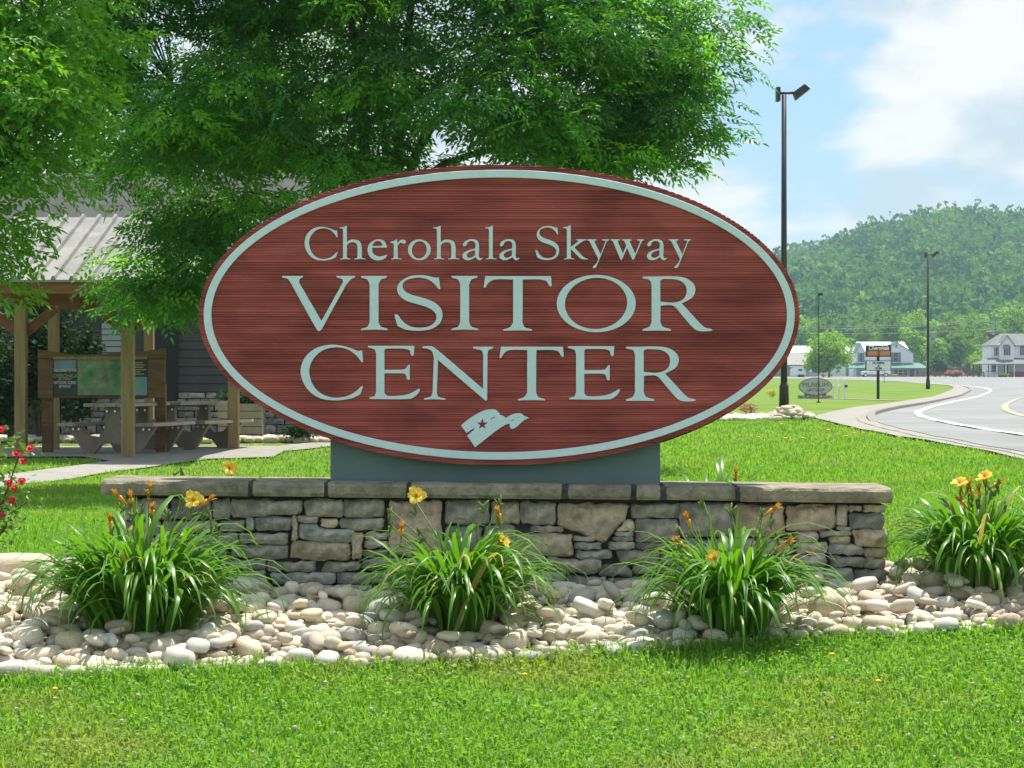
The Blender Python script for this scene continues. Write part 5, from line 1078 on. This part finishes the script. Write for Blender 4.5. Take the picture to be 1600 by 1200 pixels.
for i, (px, Y, w, h, lab) in enumerate([(15, 38.6, 1.3, 2.6, 'dark evergreen shrub left of the pavilion posts'), (62, 40.5, 1.2, 2.9, 'dark evergreen shrub seen between two pavilion posts'), (-50, 37, 1.5, 2.8, 'dark evergreen shrub at the far left beyond the rose bush'), (118, 41.8, .9, 2.5, 'dark evergreen shrub behind the information board')]):
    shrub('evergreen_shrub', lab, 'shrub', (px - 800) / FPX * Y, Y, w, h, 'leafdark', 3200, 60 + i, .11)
shrub('small_shrub', 'low green shrub by the visitor building, just left of the sign mount', 'shrub', P(470, 0, 40.3).x, 40.3, .6, .38, 'leafdark', 500, 71, .07)

# ================================================================== right of the sign: lamps, poles, small signs
def lamp_post(px, pbase, ptop, label, banner=False, Y=None, heads=True):
    g = G(px, pbase); Y = g.y; s = Y / FPX; root = thing('lamp_post', label, 'lamp post', g); zt = CAMZ + (HOR - ptop) * s; H = zt - g.z; k = H / 8.0
    mb = MB(); mb.tube([(g.x, Y, g.z - .03), (g.x, Y, g.z + .55 * k), (g.x, Y, g.z + .64 * k)], [.13 * k, .115 * k, .08 * k], 12); mb.build('base', M['pole'], root, True)
    mb = MB(); mb.tube([(g.x, Y, g.z + .6 * k), (g.x, Y, zt - .2 * k)], [.085 * k, .06 * k], 10); mb.build('pole', M['pole'], root, True)
    if heads:
        mb = MB(); mb.tube([(g.x - .2 * k, Y, zt - .16 * k), (g.x + .32 * k, Y, zt - .14 * k)], .035 * k, 8); mb.build('cross_arm', M['pole'], root, True)
        mb = MB(); mb.box((g.x - .15 * k, Y, zt - .18 * k), (.10 * k, .32 * k, .36 * k)); mb.build('floodlight', M['pole'], root, bevel=.015)
        mb = MB(); mm = Matrix.Rotation(R(-38), 3, 'Y'); mb.prism([(-.2 * k, -.08 * k), (-.14 * k, .11 * k), (.2 * k, .10 * k), (.24 * k, -.08 * k)], -.17 * k, .17 * k, 'Y'); mb.v = [tuple(mm @ Vector(v) + Vector((g.x + .40 * k, Y, zt - .14 * k))) for v in mb.v]; hd = mb.build('floodlight', M['pole'], root)
        mb = MB(); mb.prism([(-.17 * k, -.095 * k), (.21 * k, -.095 * k), (.21 * k, -.082 * k), (-.17 * k, -.082 * k)], -.15 * k, .15 * k, 'Y'); mb.v = [tuple(mm @ Vector(v) + Vector((g.x + .40 * k, Y, zt - .14 * k))) for v in mb.v]; mb.build('lens', M['signwhite'], root)
    if banner:
        a, c = P(1453.5, 519.5, Y), P(1461.5, 538, Y); mb = MB(); mb.box(((a.x + c.x) / 2, Y - .02, (a.z + c.z) / 2), (c.x - a.x, .02, a.z - c.z)); bn = mb.build('banner', M['sidingpale'], root)
        mb = MB(); m_ = ((a.x + c.x) / 2, (a.z + c.z) / 2); r_ = (c.x - a.x) * .3; mb.prism([(m_[0] - r_, m_[1] - r_), (m_[0] + r_, m_[1] - r_), (m_[0] + r_ * .2, m_[1] + r_ * .2), (m_[0], m_[1] + r_ * 1.5), (m_[0] - r_ * .3, m_[1])], Y - .045, Y - .032, 'Y'); mb.build('emblem', M['shutter'], bn)
        mb = MB(); mb.tube([(g.x, Y, a.z), (c.x + .05, Y, a.z)], .02, 6); mb.tube([(g.x, Y, c.z), (c.x + .05, Y, c.z)], .02, 6); mb.build('banner_arm', M['pole'], root)
    return root
lamp_post(1225, 637.5, 136, 'tall dark lamp post with twin floodlights just right of the oval sign')
lamp_post(1450, 608, 394, 'distant dark lamp post with a pale banner beside the road bend', True)
g = G(1279, 629.5); root = thing('thin_pole', 'thin dark pole in front of the grey museum sign', 'pole', g); s = g.y / FPX
mb = MB(); mb.tube([(g.x, g.y, g.z - .02), (g.x, g.y, CAMZ + (HOR - 462) * s)], [.02, .014], 8); mb.build('pole', M['pole'], root)
mb = MB(); mb.tube([(g.x, g.y, g.z - .02), (g.x, g.y, g.z + .05)], [.10, .05], 10); mb.build('foot', M['pole'], root)
mb = MB(); zt = CAMZ + (HOR - 460) * s; mb.box((g.x + .05, g.y, zt), (.16, .12, .09)); mb.build('lamp_head', M['pole'], root)
mb = MB(); z = CAMZ + (HOR - 551) * s; mb.tube([(g.x, g.y, z), (g.x + 7 * s, g.y, z)], .012, 6); mb.build('bracket', M['sidingpale'], root)

def museum_sign():
    g = G(1274, 623); Y = g.y; q = lambda a, b: P(a, b, Y); root = thing('museum_sign', 'weathered grey oval museum gift shop sign on a stone base', 'sign', g); s = Y / FPX
    c = q(1274, 604); mb = MB(); n = 48; mb.prism([(c.x + 26 * s * math.cos(2 * math.pi * i / n), c.z + 13.5 * s * math.sin(2 * math.pi * i / n)) for i in range(n)], Y - .06, Y + .06, 'Y'); mb.build('panel', M['museum'], root)
    V = []; F = []; n = 64
    for i in range(n):
        t = 2 * math.pi * i / n; co, si = math.cos(t), math.sin(t); V += [(c.x + 26.3 * s * co, Y - .075, c.z + 13.8 * s * si), (c.x + 25.2 * s * co, Y - .075, c.z + 12.8 * s * si), (c.x + 26.3 * s * co, Y + .02, c.z + 13.8 * s * si), (c.x + 25.2 * s * co, Y - .05, c.z + 12.8 * s * si)]
    for i in range(n): a = i * 4; b = (i + 1) % n * 4; F += [(a, a + 1, b + 1, b), (a, b, b + 2, a + 2), (a + 1, a + 3, b + 3, b + 1)]
    mb = MB(); mb.add(V, F); mb.build('border', M['museumtext'], root)
    for body, y, sz, sx in (('MUSEUM', 601.5, 9.5, 1.1), ('GIFT SHOP', 609.5, 6.5, .9)):
        t = text_mesh(body, sz * s, M['museumtext'], extrude=.006, sx=sx, bold=0); w = q(1274, y); link('lettering', t, root, Vector((w.x, Y - .068, w.z)) - g)
    a, b_ = q(1257, 612), q(1291, 619); mb = MB(); mb.box(((a.x + b_.x) / 2, Y + .02, (a.z + b_.z) / 2), (b_.x - a.x, .12, a.z - b_.z)); mb.build('mount', M['greybox'], root)
    rg = np.random.default_rng(5); x0, x1 = q(1247, 0).x, q(1300, 0).x; zt = q(0, 617.5).z; zb = g.z - .04; z = zb
    for row in range(2):
        h = (zt - zb) / 2; x = x0
        while x < x1 - .02:
            w = min(rg.uniform(.15, .35), x1 - x); V, F = stone_from([(x + .005, z + h - .008), (x + w - .005, z + h - .008), (x + w - .005, z), (x + .005, z)], Y - .22, .44, rg, jit=.003, cell=.08); cen = Vector(V[-1]); link('stone', fix_normals(mesh_from('stone', [Vector(v) - cen for v in V], F, M['stone'][int(rg.integers(0, 4))])), root, cen - g); x += w
        z += h
museum_sign()
for i, (px, lab, dark) in enumerate([(1302, 'white post with a small box beside the museum sign edge', 0), (1311, 'white post with a pale mailbox, the middle of three posts', 0), (1320.5, 'white post with a dark mailbox near its top', 1)]):
    g = G(px, 624); Y = g.y; s = Y / FPX; root = thing('mailbox_post', lab, 'mailbox', g, group='white mailbox posts')
    zt = CAMZ + (HOR - 594) * s; mb = MB(); mb.box((g.x, Y, (zt + g.z) / 2), (2.6 * s, 2.6 * s, zt - g.z)); mb.build('post', M['white'], root, bevel=.008)
    mb = MB(); mb.prism([(g.x - 1.6 * s, zt), (g.x + 1.6 * s, zt), (g.x, zt + 2 * s)], Y - 1.4 * s, Y + 1.4 * s, 'Y'); mb.build('post_cap', M['white'], root)
    zc = CAMZ + (HOR - 603) * s; mb = MB(); mb.prism([(g.x - 1.8 * s, zc - 2 * s), (g.x + 1.8 * s, zc - 2 * s), (g.x + 1.8 * s, zc + .6 * s), (g.x + 1.1 * s, zc + 1.8 * s), (g.x - 1.1 * s, zc + 1.8 * s), (g.x - 1.8 * s, zc + .6 * s)], Y - .42, Y - .08, 'Y'); mb.build('mailbox', M['darkedge' if dark else 'signwhite'], root)
def store_sign():
    g = G(1371, 623.5); Y = g.y; q = lambda a, b: P(a, b, Y); s = Y / FPX; root = thing('store_sign', 'black and orange roadside shop sign above a white reader board on one pole', 'sign', g)
    def slab(name, x0, y0, x1, y1, ya, yb, m, par=root): a, c = q(x0, y0), q(x1, y1); mb = MB(); mb.box(((a.x + c.x) / 2, Y + (ya + yb) / 2, (a.z + c.z) / 2), (c.x - a.x, yb - ya, a.z - c.z)); return mb.build(name, m, par)
    slab('pole', 1370, 557.3, 1374, 627, -.06, .06, M['black'])
    c1 = slab('sign_cabinet', 1352.7, 539.3, 1391.5, 557.5, -.14, .10, M['black'])
    slab('orange_panel', 1354.4, 548.2, 1371.6, 555.8, -.155, -.142, M['orange'], c1); slab('orange_panel', 1373.2, 548.2, 1390, 555.8, -.155, -.142, M['orange'], c1)
    w = q(1372, 543.8); t = text_mesh('Cherohala', 9.6 * s, M['white'], extrude=.004, sx=.8, shear=.25, bold=.03); link('lettering', t, c1, Vector((w.x, Y - .148, w.z)) - g)
    for body, x in (('BIKE', 1363), ('GEAR', 1381.6)): w = q(x, 552); t = text_mesh(body, 6.6 * s, M['textgold'], extrude=.003, sx=.95, bold=.03); link('lettering', t, c1, Vector((w.x, Y - .16, w.z)) - g)
    c2 = slab('reader_board', 1352.2, 563.3, 1391.8, 579.2, -.12, .09, M['black']); slab('reader_panel', 1353.2, 564.2, 1390.8, 578.3, -.135, -.122, M['signwhite'], c2)
    for body, y in (('OLYMPIA', 567.4), ('&', 571.8), ('KLIM', 575.8)): w = q(1372, y); t = text_mesh(body, 4.9 * s, M['black'], extrude=.003, sx=.95, bold=.03); link('lettering', t, c2, Vector((w.x, Y - .14, w.z)) - g)
store_sign()
g = G(1381.5, 598); root = thing('marker_post', 'thin grey marker post on the grass right of the reader board', 'post', g); mb = MB(); zt = CAMZ + (HOR - 572) * g.y / FPX; mb.tube([(g.x, g.y, g.z), (g.x, g.y, zt)], .035, 6); mb.build('post', M['sidingpale'], root); mb = MB(); mb.tube([(g.x, g.y, g.z - .02), (g.x, g.y, g.z + .06)], .07, 8); mb.build('foot', M['pole'], root)
g = G(1207, 622); shrub('yellow_shrub', 'small round yellow shrub just left of the tall lamp post base', 'shrub', g.x, g.y, 22 * g.y / FPX, 15 * g.y / FPX, 'leafyellow', 900, 81, .05)
g = G(1168, 652); shrub('reddish_shrub', 'low reddish plant at the rock heap beside the sign edge', 'plant', g.x, g.y, .35, .3, 'pinkleaf', 260, 82, .05)
# pale rock heap on the lawn by the lamp
rgh = np.random.default_rng(6); SV = []; SF = []; nb = 0
for _ in range(620):
    px = rgh.uniform(1120, 1268); py = 654 + rgh.normal() * 1.6; g = G(px, py); r = rgh.uniform(.03, .085); k = int(rgh.integers(0, 5)); hgt = .2 * math.exp(-((px - 1235) / 22) ** 2) * rgh.random()
    SV.append(lv[k] * np.array([r * 1.2, r, r * .6]) + np.array([g.x, g.y, g.z + .03 + hgt])); SF.append(lf[k] + nb); nb += len(lv[k])
tag(link('rock_heap', np_mesh('rock_heap', np.concatenate(SV), np.concatenate(SF), M['rockmix'], True)), 'low strip of pale rocks on the lawn by the lamp post', 'rocks', kind='stuff')

# ================================================================== the houses across the road
def slabs(Y, root):
    q = lambda a, b: P(a, b, Y)
    def slab(name, x0, y0, x1, y1, ya, yb, m, par=root):
        a, c = q(x0, y0), q(x1, y1); mb = MB(); mb.box(((a.x + c.x) / 2, Y + (ya + yb) / 2, (a.z + c.z) / 2), (c.x - a.x, yb - ya, a.z - c.z)); return mb.build(name, M[m], par)
    def poly(name, pts, ya, yb, m, par=root):
        mb = MB(); mb.prism([(q(x, y).x, q(x, y).z) for x, y in pts], Y + ya, Y + yb, 'Y'); return mb.build(name, M[m], par)
    def roofpl(name, pts, m, par=root):      # free quad with points (px, py, extra depth) given a thickness
        vs = [q(x, y) for x, y, d in pts]; vs = [Vector((v.x * 1, Y + d, v.z)) for v, (_, _, d) in zip(vs, pts)]; n = len(vs); mb = MB(); mb.add(vs + [v - Vector((0, 0, .12)) for v in vs], [tuple(range(n)), tuple(range(2 * n - 1, n - 1, -1))] + [(i, (i + 1) % n, (i + 1) % n + n, i + n) for i in range(n)]); return mb.build(name, M[m], par)
    return slab, poly, roofpl
def window(slab, x0, y0, x1, y1, root, y=-.06, shut=None, cols=1, rows=2):
    w = slab('window', x0, y0, x1, y1, y - .05, y, 'white'); e = .5
    for i in range(cols):
        for j in range(rows):
            a = x0 + .35 + (x1 - x0 - .35) * i / cols; b = x0 + (x1 - x0 - .35) * (i + 1) / cols; c = y0 + .35 + (y1 - y0 - .35) * j / rows; d = y0 + (y1 - y0 - .35) * (j + 1) / rows
            slab('pane', a, c, b, d, y - .075, y - .055, 'glass', w)
    if shut:
        sw = (x1 - x0) * .42
        for a, b in ((x0 - sw - .3, x0 - .3), (x1 + .3, x1 + sw + .3)): slab('shutter', a, y0, b, y1, y - .06, y, shut)
def house_green():
    Y = 450; g = P(1385, 589, Y); root = thing('white_house', 'white two-storey house with green metal roof, sunlit slopes coloured white, and shuttered windows', 'house', (g.x, Y, float(tz(g.x, Y)))); slab, poly, roofpl = slabs(Y, root)
    poly('wall', [(1337, 589.5), (1427, 589.5), (1427, 550), (1337, 550)], 0, 9, 'white')
    poly('gable', [(1374, 551), (1427.5, 551), (1401, 534.5)], -.02, 6.5, 'white'); poly('gable', [(1336.5, 551), (1352, 551), (1344, 535.5)], -.02, 6.5, 'white')
    roofpl('roof', [(1335, 550.8, 3.2), (1428.5, 550.8, 3.2), (1420, 533.8, 6.0), (1345, 533.8, 6.0)], 'whiteglareroof'); roofpl('roof', [(1428.5, 550.8, 9.4), (1335, 550.8, 9.4), (1345, 533.8, 6.02), (1420, 533.8, 6.02)], 'whiteglareroof')  # main slopes of the green roof, coloured white for sun glare
    roofpl('gable_roof', [(1372.5, 552, -.5), (1401, 533.6, -.5), (1401, 533.6, 6.4), (1372.5, 552, 6.4)], 'greenroof'); roofpl('gable_roof', [(1401, 533.6, -.5), (1429.5, 552, -.5), (1429.5, 552, 6.4), (1401, 533.6, 6.4)], 'greenroof')
    roofpl('gable_roof', [(1344, 534.8, -.5), (1353, 552, -.5), (1353, 552, 6.4), (1344, 534.8, 6.4)], 'whiteglareroof'); roofpl('gable_roof', [(1335.5, 552, -.5), (1344, 534.8, -.5), (1344, 534.8, 6.4), (1335.5, 552, 6.4)], 'greenroof')  # right slope of the left gable: sun glare painted white over green metal
    window(slab, 1395.5, 550.5, 1403.5, 565.5, root, -.08, 'shutter'); window(slab, 1343, 551.5, 1348, 565.5, root, -.08, 'shutter')
    slab('vent', 1399.3, 539, 1401.6, 543, -.1, -.03, 'shutter')
    roofpl('porch_roof', [(1320, 575, -3.2), (1448, 575, -3.2), (1436, 567, 0), (1332, 567, 0)], 'greenroof')
    slab('porch_wall', 1334, 574.5, 1444, 589.6, -2.4, -.05, 'sidingpale')
    for a in (1393.5, 1400.7, 1407.9): window(slab, a, 577.5, a + 6.3, 586.5, root, -2.45)
    slab('door', 1418.8, 577, 1424.5, 588.8, -2.5, -2.42, 'red'); window(slab, 1428, 578, 1432, 586.5, root, -2.45); window(slab, 1341, 578, 1346, 586.5, root, -2.45)
    for x in (1323, 1333): slab('porch_post', x, 574.8, x + 1.2, 589.5, -3.0, -2.8, 'white')
house_green()
def house_red():
    Y = 430; g = P(1590, 589, Y); root = thing('porch_house', 'white house with grey shingle roof, red shutters and a long red railed porch', 'house', (g.x, Y, float(tz(g.x, Y)))); slab, poly, roofpl = slabs(Y, root)
    poly('wall', [(1550, 589.8), (1650, 589.8), (1650, 538), (1550, 538)], 1.2, 9, 'white'); poly('bay', [(1562, 562), (1584.5, 562), (1584.5, 538), (1573.7, 524.5), (1562, 538)], 0, 5, 'white')
    roofpl('roof', [(1547.5, 539.5, .8), (1655, 539.5, .8), (1652, 520.5, 5.2), (1572, 520.5, 5.2)], 'greyroof'); roofpl('roof', [(1655, 539.5, 9.6), (1547.5, 539.5, 9.6), (1572, 520.5, 5.22), (1652, 520.5, 5.22)], 'greyroof'); roofpl('roof', [(1547.5, 539.5, 9.6), (1547.5, 539.5, .8), (1572, 520.5, 5.2)], 'greyroof')
    roofpl('gable_roof', [(1560.5, 540, -.4), (1573.7, 523.4, -.4), (1573.7, 523.4, 4.6), (1560.5, 540, 4.6)], 'greyroof'); roofpl('gable_roof', [(1573.7, 523.4, -.4), (1586.5, 540, -.4), (1586.5, 540, 4.6), (1573.7, 523.4, 4.6)], 'greyroof')
    window(slab, 1571, 540, 1576, 555, root, -.06, 'red', 2, 3); window(slab, 1598.5, 540, 1604, 555, root, 1.14, 'red', 2, 3); window(slab, 1557.5, 543, 1561, 556, root, 1.14, 'red')
    roofpl('awning', [(1565, 544.5, -1.0), (1575, 544.5, -1.0), (1577, 538.5, -.1), (1568, 538.5, -.1)], 'greyroof')
    roofpl('porch_roof', [(1514, 568.5, -2.6), (1660, 568.5, -2.6), (1650, 559, 1.2), (1546, 559, 1.2)], 'greyroof')
    for x in (1516.5, 1526, 1540, 1553, 1567, 1580, 1596): slab('porch_post', x, 568.6, x + 1.4, 589.8, -2.3, -2.1, 'white' if x > 1550 else 'black')
    for a, b in ((1537, 1552), (1581, 1597)):
        slab('rail', a, 580.4, b, 581.2, -2.36, -2.28, 'red')
        for k in range(9): slab('baluster', a + (b - a) * k / 9 + .3, 581.2, a + (b - a) * k / 9 + .9, 589.6, -2.35, -2.29, 'red' if a > 1570 else 'white')
    slab('porch_skirt', 1568, 581, 1596, 589.7, -2.25, -2.2, 'red'); slab('door', 1571, 570, 1577, 588.5, 1.12, 1.19, 'red')
    for a in (1541.5, 1556): window(slab, a if a > 1550 else 1552, 570, (a if a > 1550 else 1552) + 5, 584, root, 1.14)
house_red()
def barn():
    Y = 470; g = P(1225, 589, Y); root = thing('long_building', 'long pale building with tan roof behind the round tree', 'building', (g.x, Y, float(tz(g.x, Y)))); slab, poly, roofpl = slabs(Y, root)
    slab('wall', 1150, 569, 1275, 589.8, 0, 8, 'sidingpale'); roofpl('roof', [(1147, 570, -.5), (1278, 570, -.5), (1272, 550, 4), (1152, 550, 4)], 'tanroof'); roofpl('roof', [(1278, 570, 8.5), (1147, 570, 8.5), (1152, 550, 4.02), (1272, 550, 4.02)], 'tanroof')
    for a in (1231, 1243, 1255): window(slab, a, 572.5, a + 3, 578.5, root, -.06)
    Y = 520; g = P(1280, 589, Y); root = thing('white_barn', 'low building with gleaming white metal roof behind the round tree', 'building', (g.x, Y, float(tz(g.x, Y)))); slab, poly, roofpl = slabs(Y, root)
    slab('wall', 1190, 551, 1338, 589.6, 0, 9, 'white'); roofpl('roof', [(1187, 552, -.5), (1341, 552, -.5), (1330, 540, 4.5), (1200, 540, 4.5)], 'whiteglareroof'); roofpl('roof', [(1341, 552, 9.5), (1187, 552, 9.5), (1200, 540, 4.52), (1330, 540, 4.52)], 'whiteglareroof'); slab('door', 1322, 570, 1328, 589.2, -.1, -.03, 'shutter')
barn()
def trailer():
    Y = 420; g = P(1252, 590, Y); root = thing('camper_trailer', 'white camper trailer parked left of the round tree', 'trailer', (g.x, Y, float(tz(g.x, Y)))); slab, poly, roofpl = slabs(Y, root)
    poly('body', [(1237.5, 587.5), (1237.5, 577), (1240, 573.5), (1266, 573), (1268, 577), (1268, 587.5)], 0, 2.4, 'white'); slab('roof', 1237, 572.3, 1268, 573.6, -.1, 2.5, 'whiteglareroof'); slab('window', 1247.5, 576.8, 1253.5, 579.5, -.06, -.01, 'glass'); slab('door', 1259.5, 577, 1262, 587, -.06, -.01, 'sidingpale'); slab('awning', 1262, 581, 1279, 588, -.5, 0, 'sidingpale')
    for x in (1249, 1254):
        c = P(x, 588, Y); mb = MB(); mb.tube([(c.x, Y - .1, c.z), (c.x, Y + .2, c.z)], .33, 14); mb.build('wheel', M['tyre'], root)
trailer()
Y = 410; g = P(1289.5, 590, Y); root = thing('oval_shop_sign', 'plain white oval sign beneath the round tree', 'sign', (g.x, Y, float(tz(g.x, Y)))); s = Y / FPX; c = P(1289.5, 577.5, Y); mb = MB(); mb.prism([(c.x + 8.8 * s * math.cos(t), c.z + 4.8 * s * math.sin(t)) for t in np.linspace(0, 6.283, 33)[:-1]], Y - .1, Y + .1, 'Y'); mb.build('panel', M['sidingpale'], root)
for x in (1284, 1295): a = P(x, 577, Y); mb = MB(); mb.box((a.x, Y + .12, (a.z + root.location.z) / 2), (.15, .1, a.z - root.location.z)); mb.build('post', M['white'], root)
for i, px in enumerate((1287, 1297.5)): shrub('flowering_shrub', 'pink flowering shrub below the white oval sign', 'shrub', P(px, 0, 405).x, 405, .95, .8, 'pinkleaf', 260, 90 + i, .16, 'pink shrubs below the oval sign')
def pickup():
    Y = 442; g = P(1368, 589, Y); z0 = float(tz(g.x, Y)); root = thing('pickup_truck', 'white pickup truck parked before the house with green roof', 'truck', (g.x, Y, z0)); s = Y / FPX; X = lambda px: (px - 800) * s
    prof = [(1346.3, .45), (1346.2, .95), (1348.5, 1.08), (1356, 1.14), (1360.5, 1.72), (1363, 1.80), (1374, 1.82), (1377.5, 1.75), (1379.3, 1.18), (1390.5, 1.15), (1390.8, .5)]
    mb = MB(); mb.prism([(X(a), z0 + b) for a, b in prof], Y - .95, Y + .95, 'Y'); mb.build('body', M['carwhite'], root, bevel=.05)
    for a, b in (((1357.6, 1.2), (1360.9, 1.2), (1363.2, 1.70), (1361.3, 1.68)), ((1361.6, 1.2), (1367, 1.2), (1367, 1.70), (1363.8, 1.70)), ((1367.8, 1.2), (1373.5, 1.2), (1373.5, 1.70), (1367.8, 1.70)))[:0]: pass
    for poly in ([(1358.3, 1.2), (1366.6, 1.2), (1366.6, 1.71), (1361.5, 1.71)], [(1367.6, 1.2), (1374.6, 1.2), (1374.2, 1.71), (1367.6, 1.71)]):
        mb = MB(); mb.prism([(X(a), z0 + b) for a, b in poly], Y - .965, Y - .953, 'Y'); mb.build('window', M['glass'], root)
    for px in (1351.5, 1383.3):
        for yy in (-.9, .72):
            mb = MB(); mb.tube([(X(px), Y + yy - .06, z0 + .38), (X(px), Y + yy + .2, z0 + .38)], .38, 18); w = mb.build('wheel', M['tyre'], root); mb = MB(); mb.tube([(X(px), Y + yy - .085, z0 + .38), (X(px), Y + yy - .062, z0 + .38)], .22, 14); mb.build('rim', M['steel'], w)
    mb = MB(); mb.box((X(1346.6), Y - .6, z0 + .85), (.08, .4, .18)); mb.build('headlight', M['signwhite'], root); mb = MB(); mb.box((X(1346.2), Y, z0 + .52), (.14, 1.8, .2)); mb.build('bumper', M['steel'], root)
pickup()
# hedges, bushes and red fence by the roadside
for i, (px, py, Y, w, h, m_, lab) in enumerate([(1462, 590, 440, 40, 33, 'leafdark', 'dark rounded evergreen bush beside the red fence'), (1494, 590, 425, 28, 12, 'pinkleaf', 'broad low pinkish shrub along the red fence'), (1398, 590, 440, 7, 5, 'leafyellow', 'small yellow-green shrub under the triple window of the green-roofed house'), (1412, 590, 440, 9, 4, 'leafmid', 'small green shrub by the door of the green-roofed house'), (1569, 590.5, 420, 16, 6, 'leafmid', 'low green shrub before the red porch'), (1530, 590, 480, 34, 40, 'leafbright', 'bright green shrub behind the end of the red porch')]):
    shrub('roadside_shrub', lab, 'shrub', P(px, 0, Y).x, Y, w * Y / FPX, h * Y / FPX, m_, 900, 120 + i, .4 if w > 12 else .15)
Y = 432; root = thing('red_fence', 'low red rail fence along the far side of the road', 'fence', (P(1485, 0, Y).x, Y, float(tz(P(1485, 0, Y).x, Y))))
for k in range(13): x = P(1434 + k * 8.6, 0, Y).x; mb = MB(); mb.box((x, Y, -.2 + .5), (.14, .12, 1.0)); mb.build('post', M['red'], root)
for z in (.25, .55, .82): mb = MB(); a, b = P(1433, 0, Y).x, P(1538, 0, Y).x; mb.box(((a + b) / 2, Y - .08, -.2 + z), (b - a, .05, .12)); mb.build('rail', M['red'], root)
# utility pole and lines
Y = 470; x = P(1555, 0, Y).x; z0 = float(tz(x, Y)); root = thing('utility_pole', 'grey utility pole with transformer behind the red-shuttered house', 'utility pole', (x, Y, z0)); zt = P(0, 494, Y).z
mb = MB(); mb.tube([(x, Y, z0), (x, Y, zt)], [.17, .12], 8); mb.build('pole', M['shutter'], root); mb = MB(); mb.tube([(x - .45, Y - .3, P(0, 523, Y).z), (x - .45, Y - .3, P(0, 515, Y).z)], .32, 12); mb.build('transformer', M['sidingpale'], root); mb = MB(); mb.box((x, Y - .15, zt - .5), (2.4, .12, .14)); mb.build('cross_arm', M['shutter'], root)
mb = MB(); mb.tube([(x, Y - .1, P(0, 516, Y).z), (x - 1.3, Y - .2, P(0, 518, Y).z)], .04, 6); mb.box((x - 1.4, Y - .2, P(0, 518.2, Y).z), (.5, .25, .14)); mb.build('street_light', M['signwhite'], root)
for i, (ya, yb, yc) in enumerate([(504, 509.5, 498), (507.5, 513, 500), (516, 521.5, 513.5)]):
    A = P(1150, ya, 500); B = P(1555, yc, Y); n = 14; C = P(1352, yb, 485); pts = []
    for j in range(n + 1): t = j / n; pts.append(A * (1 - t) ** 2 + (C * 2 - (A + B) / 2) * 2 * t * (1 - t) + B * t * t)
    mb = MB(); mb.tube(pts, .035, 5); o = mb.build('power_line', M['sidingpale'], None, loc=tuple(pts[0])); tag(o, ['topmost power line strung to the utility pole', 'middle power line strung to the utility pole', 'lowest power line strung to the utility pole'][i], 'power line', 'power lines')

# ================================================================== the air
M['haze'] = bpy.data.materials.new('haze'); m = M['haze']; m.use_nodes = True; t = m.node_tree; t.nodes.clear(); oo = N(t, 'ShaderNodeOutputMaterial'); vv = N(t, 'ShaderNodeVolumePrincipled')
vv.inputs['Color'].default_value = (.62, .88, 1.0, 1); vv.inputs['Density'].default_value = .00023; vv.inputs['Anisotropy'].default_value = .2; t.links.new(vv.outputs[0], oo.inputs['Volume'])
mb = MB(); mb.box((0, 1150, 47), (3200, 2600, 101)); tag(mb.build('haze', m, None, loc=(0, 1150, 47)), 'thin bluish summer haze filling the air', 'haze', kind='stuff')
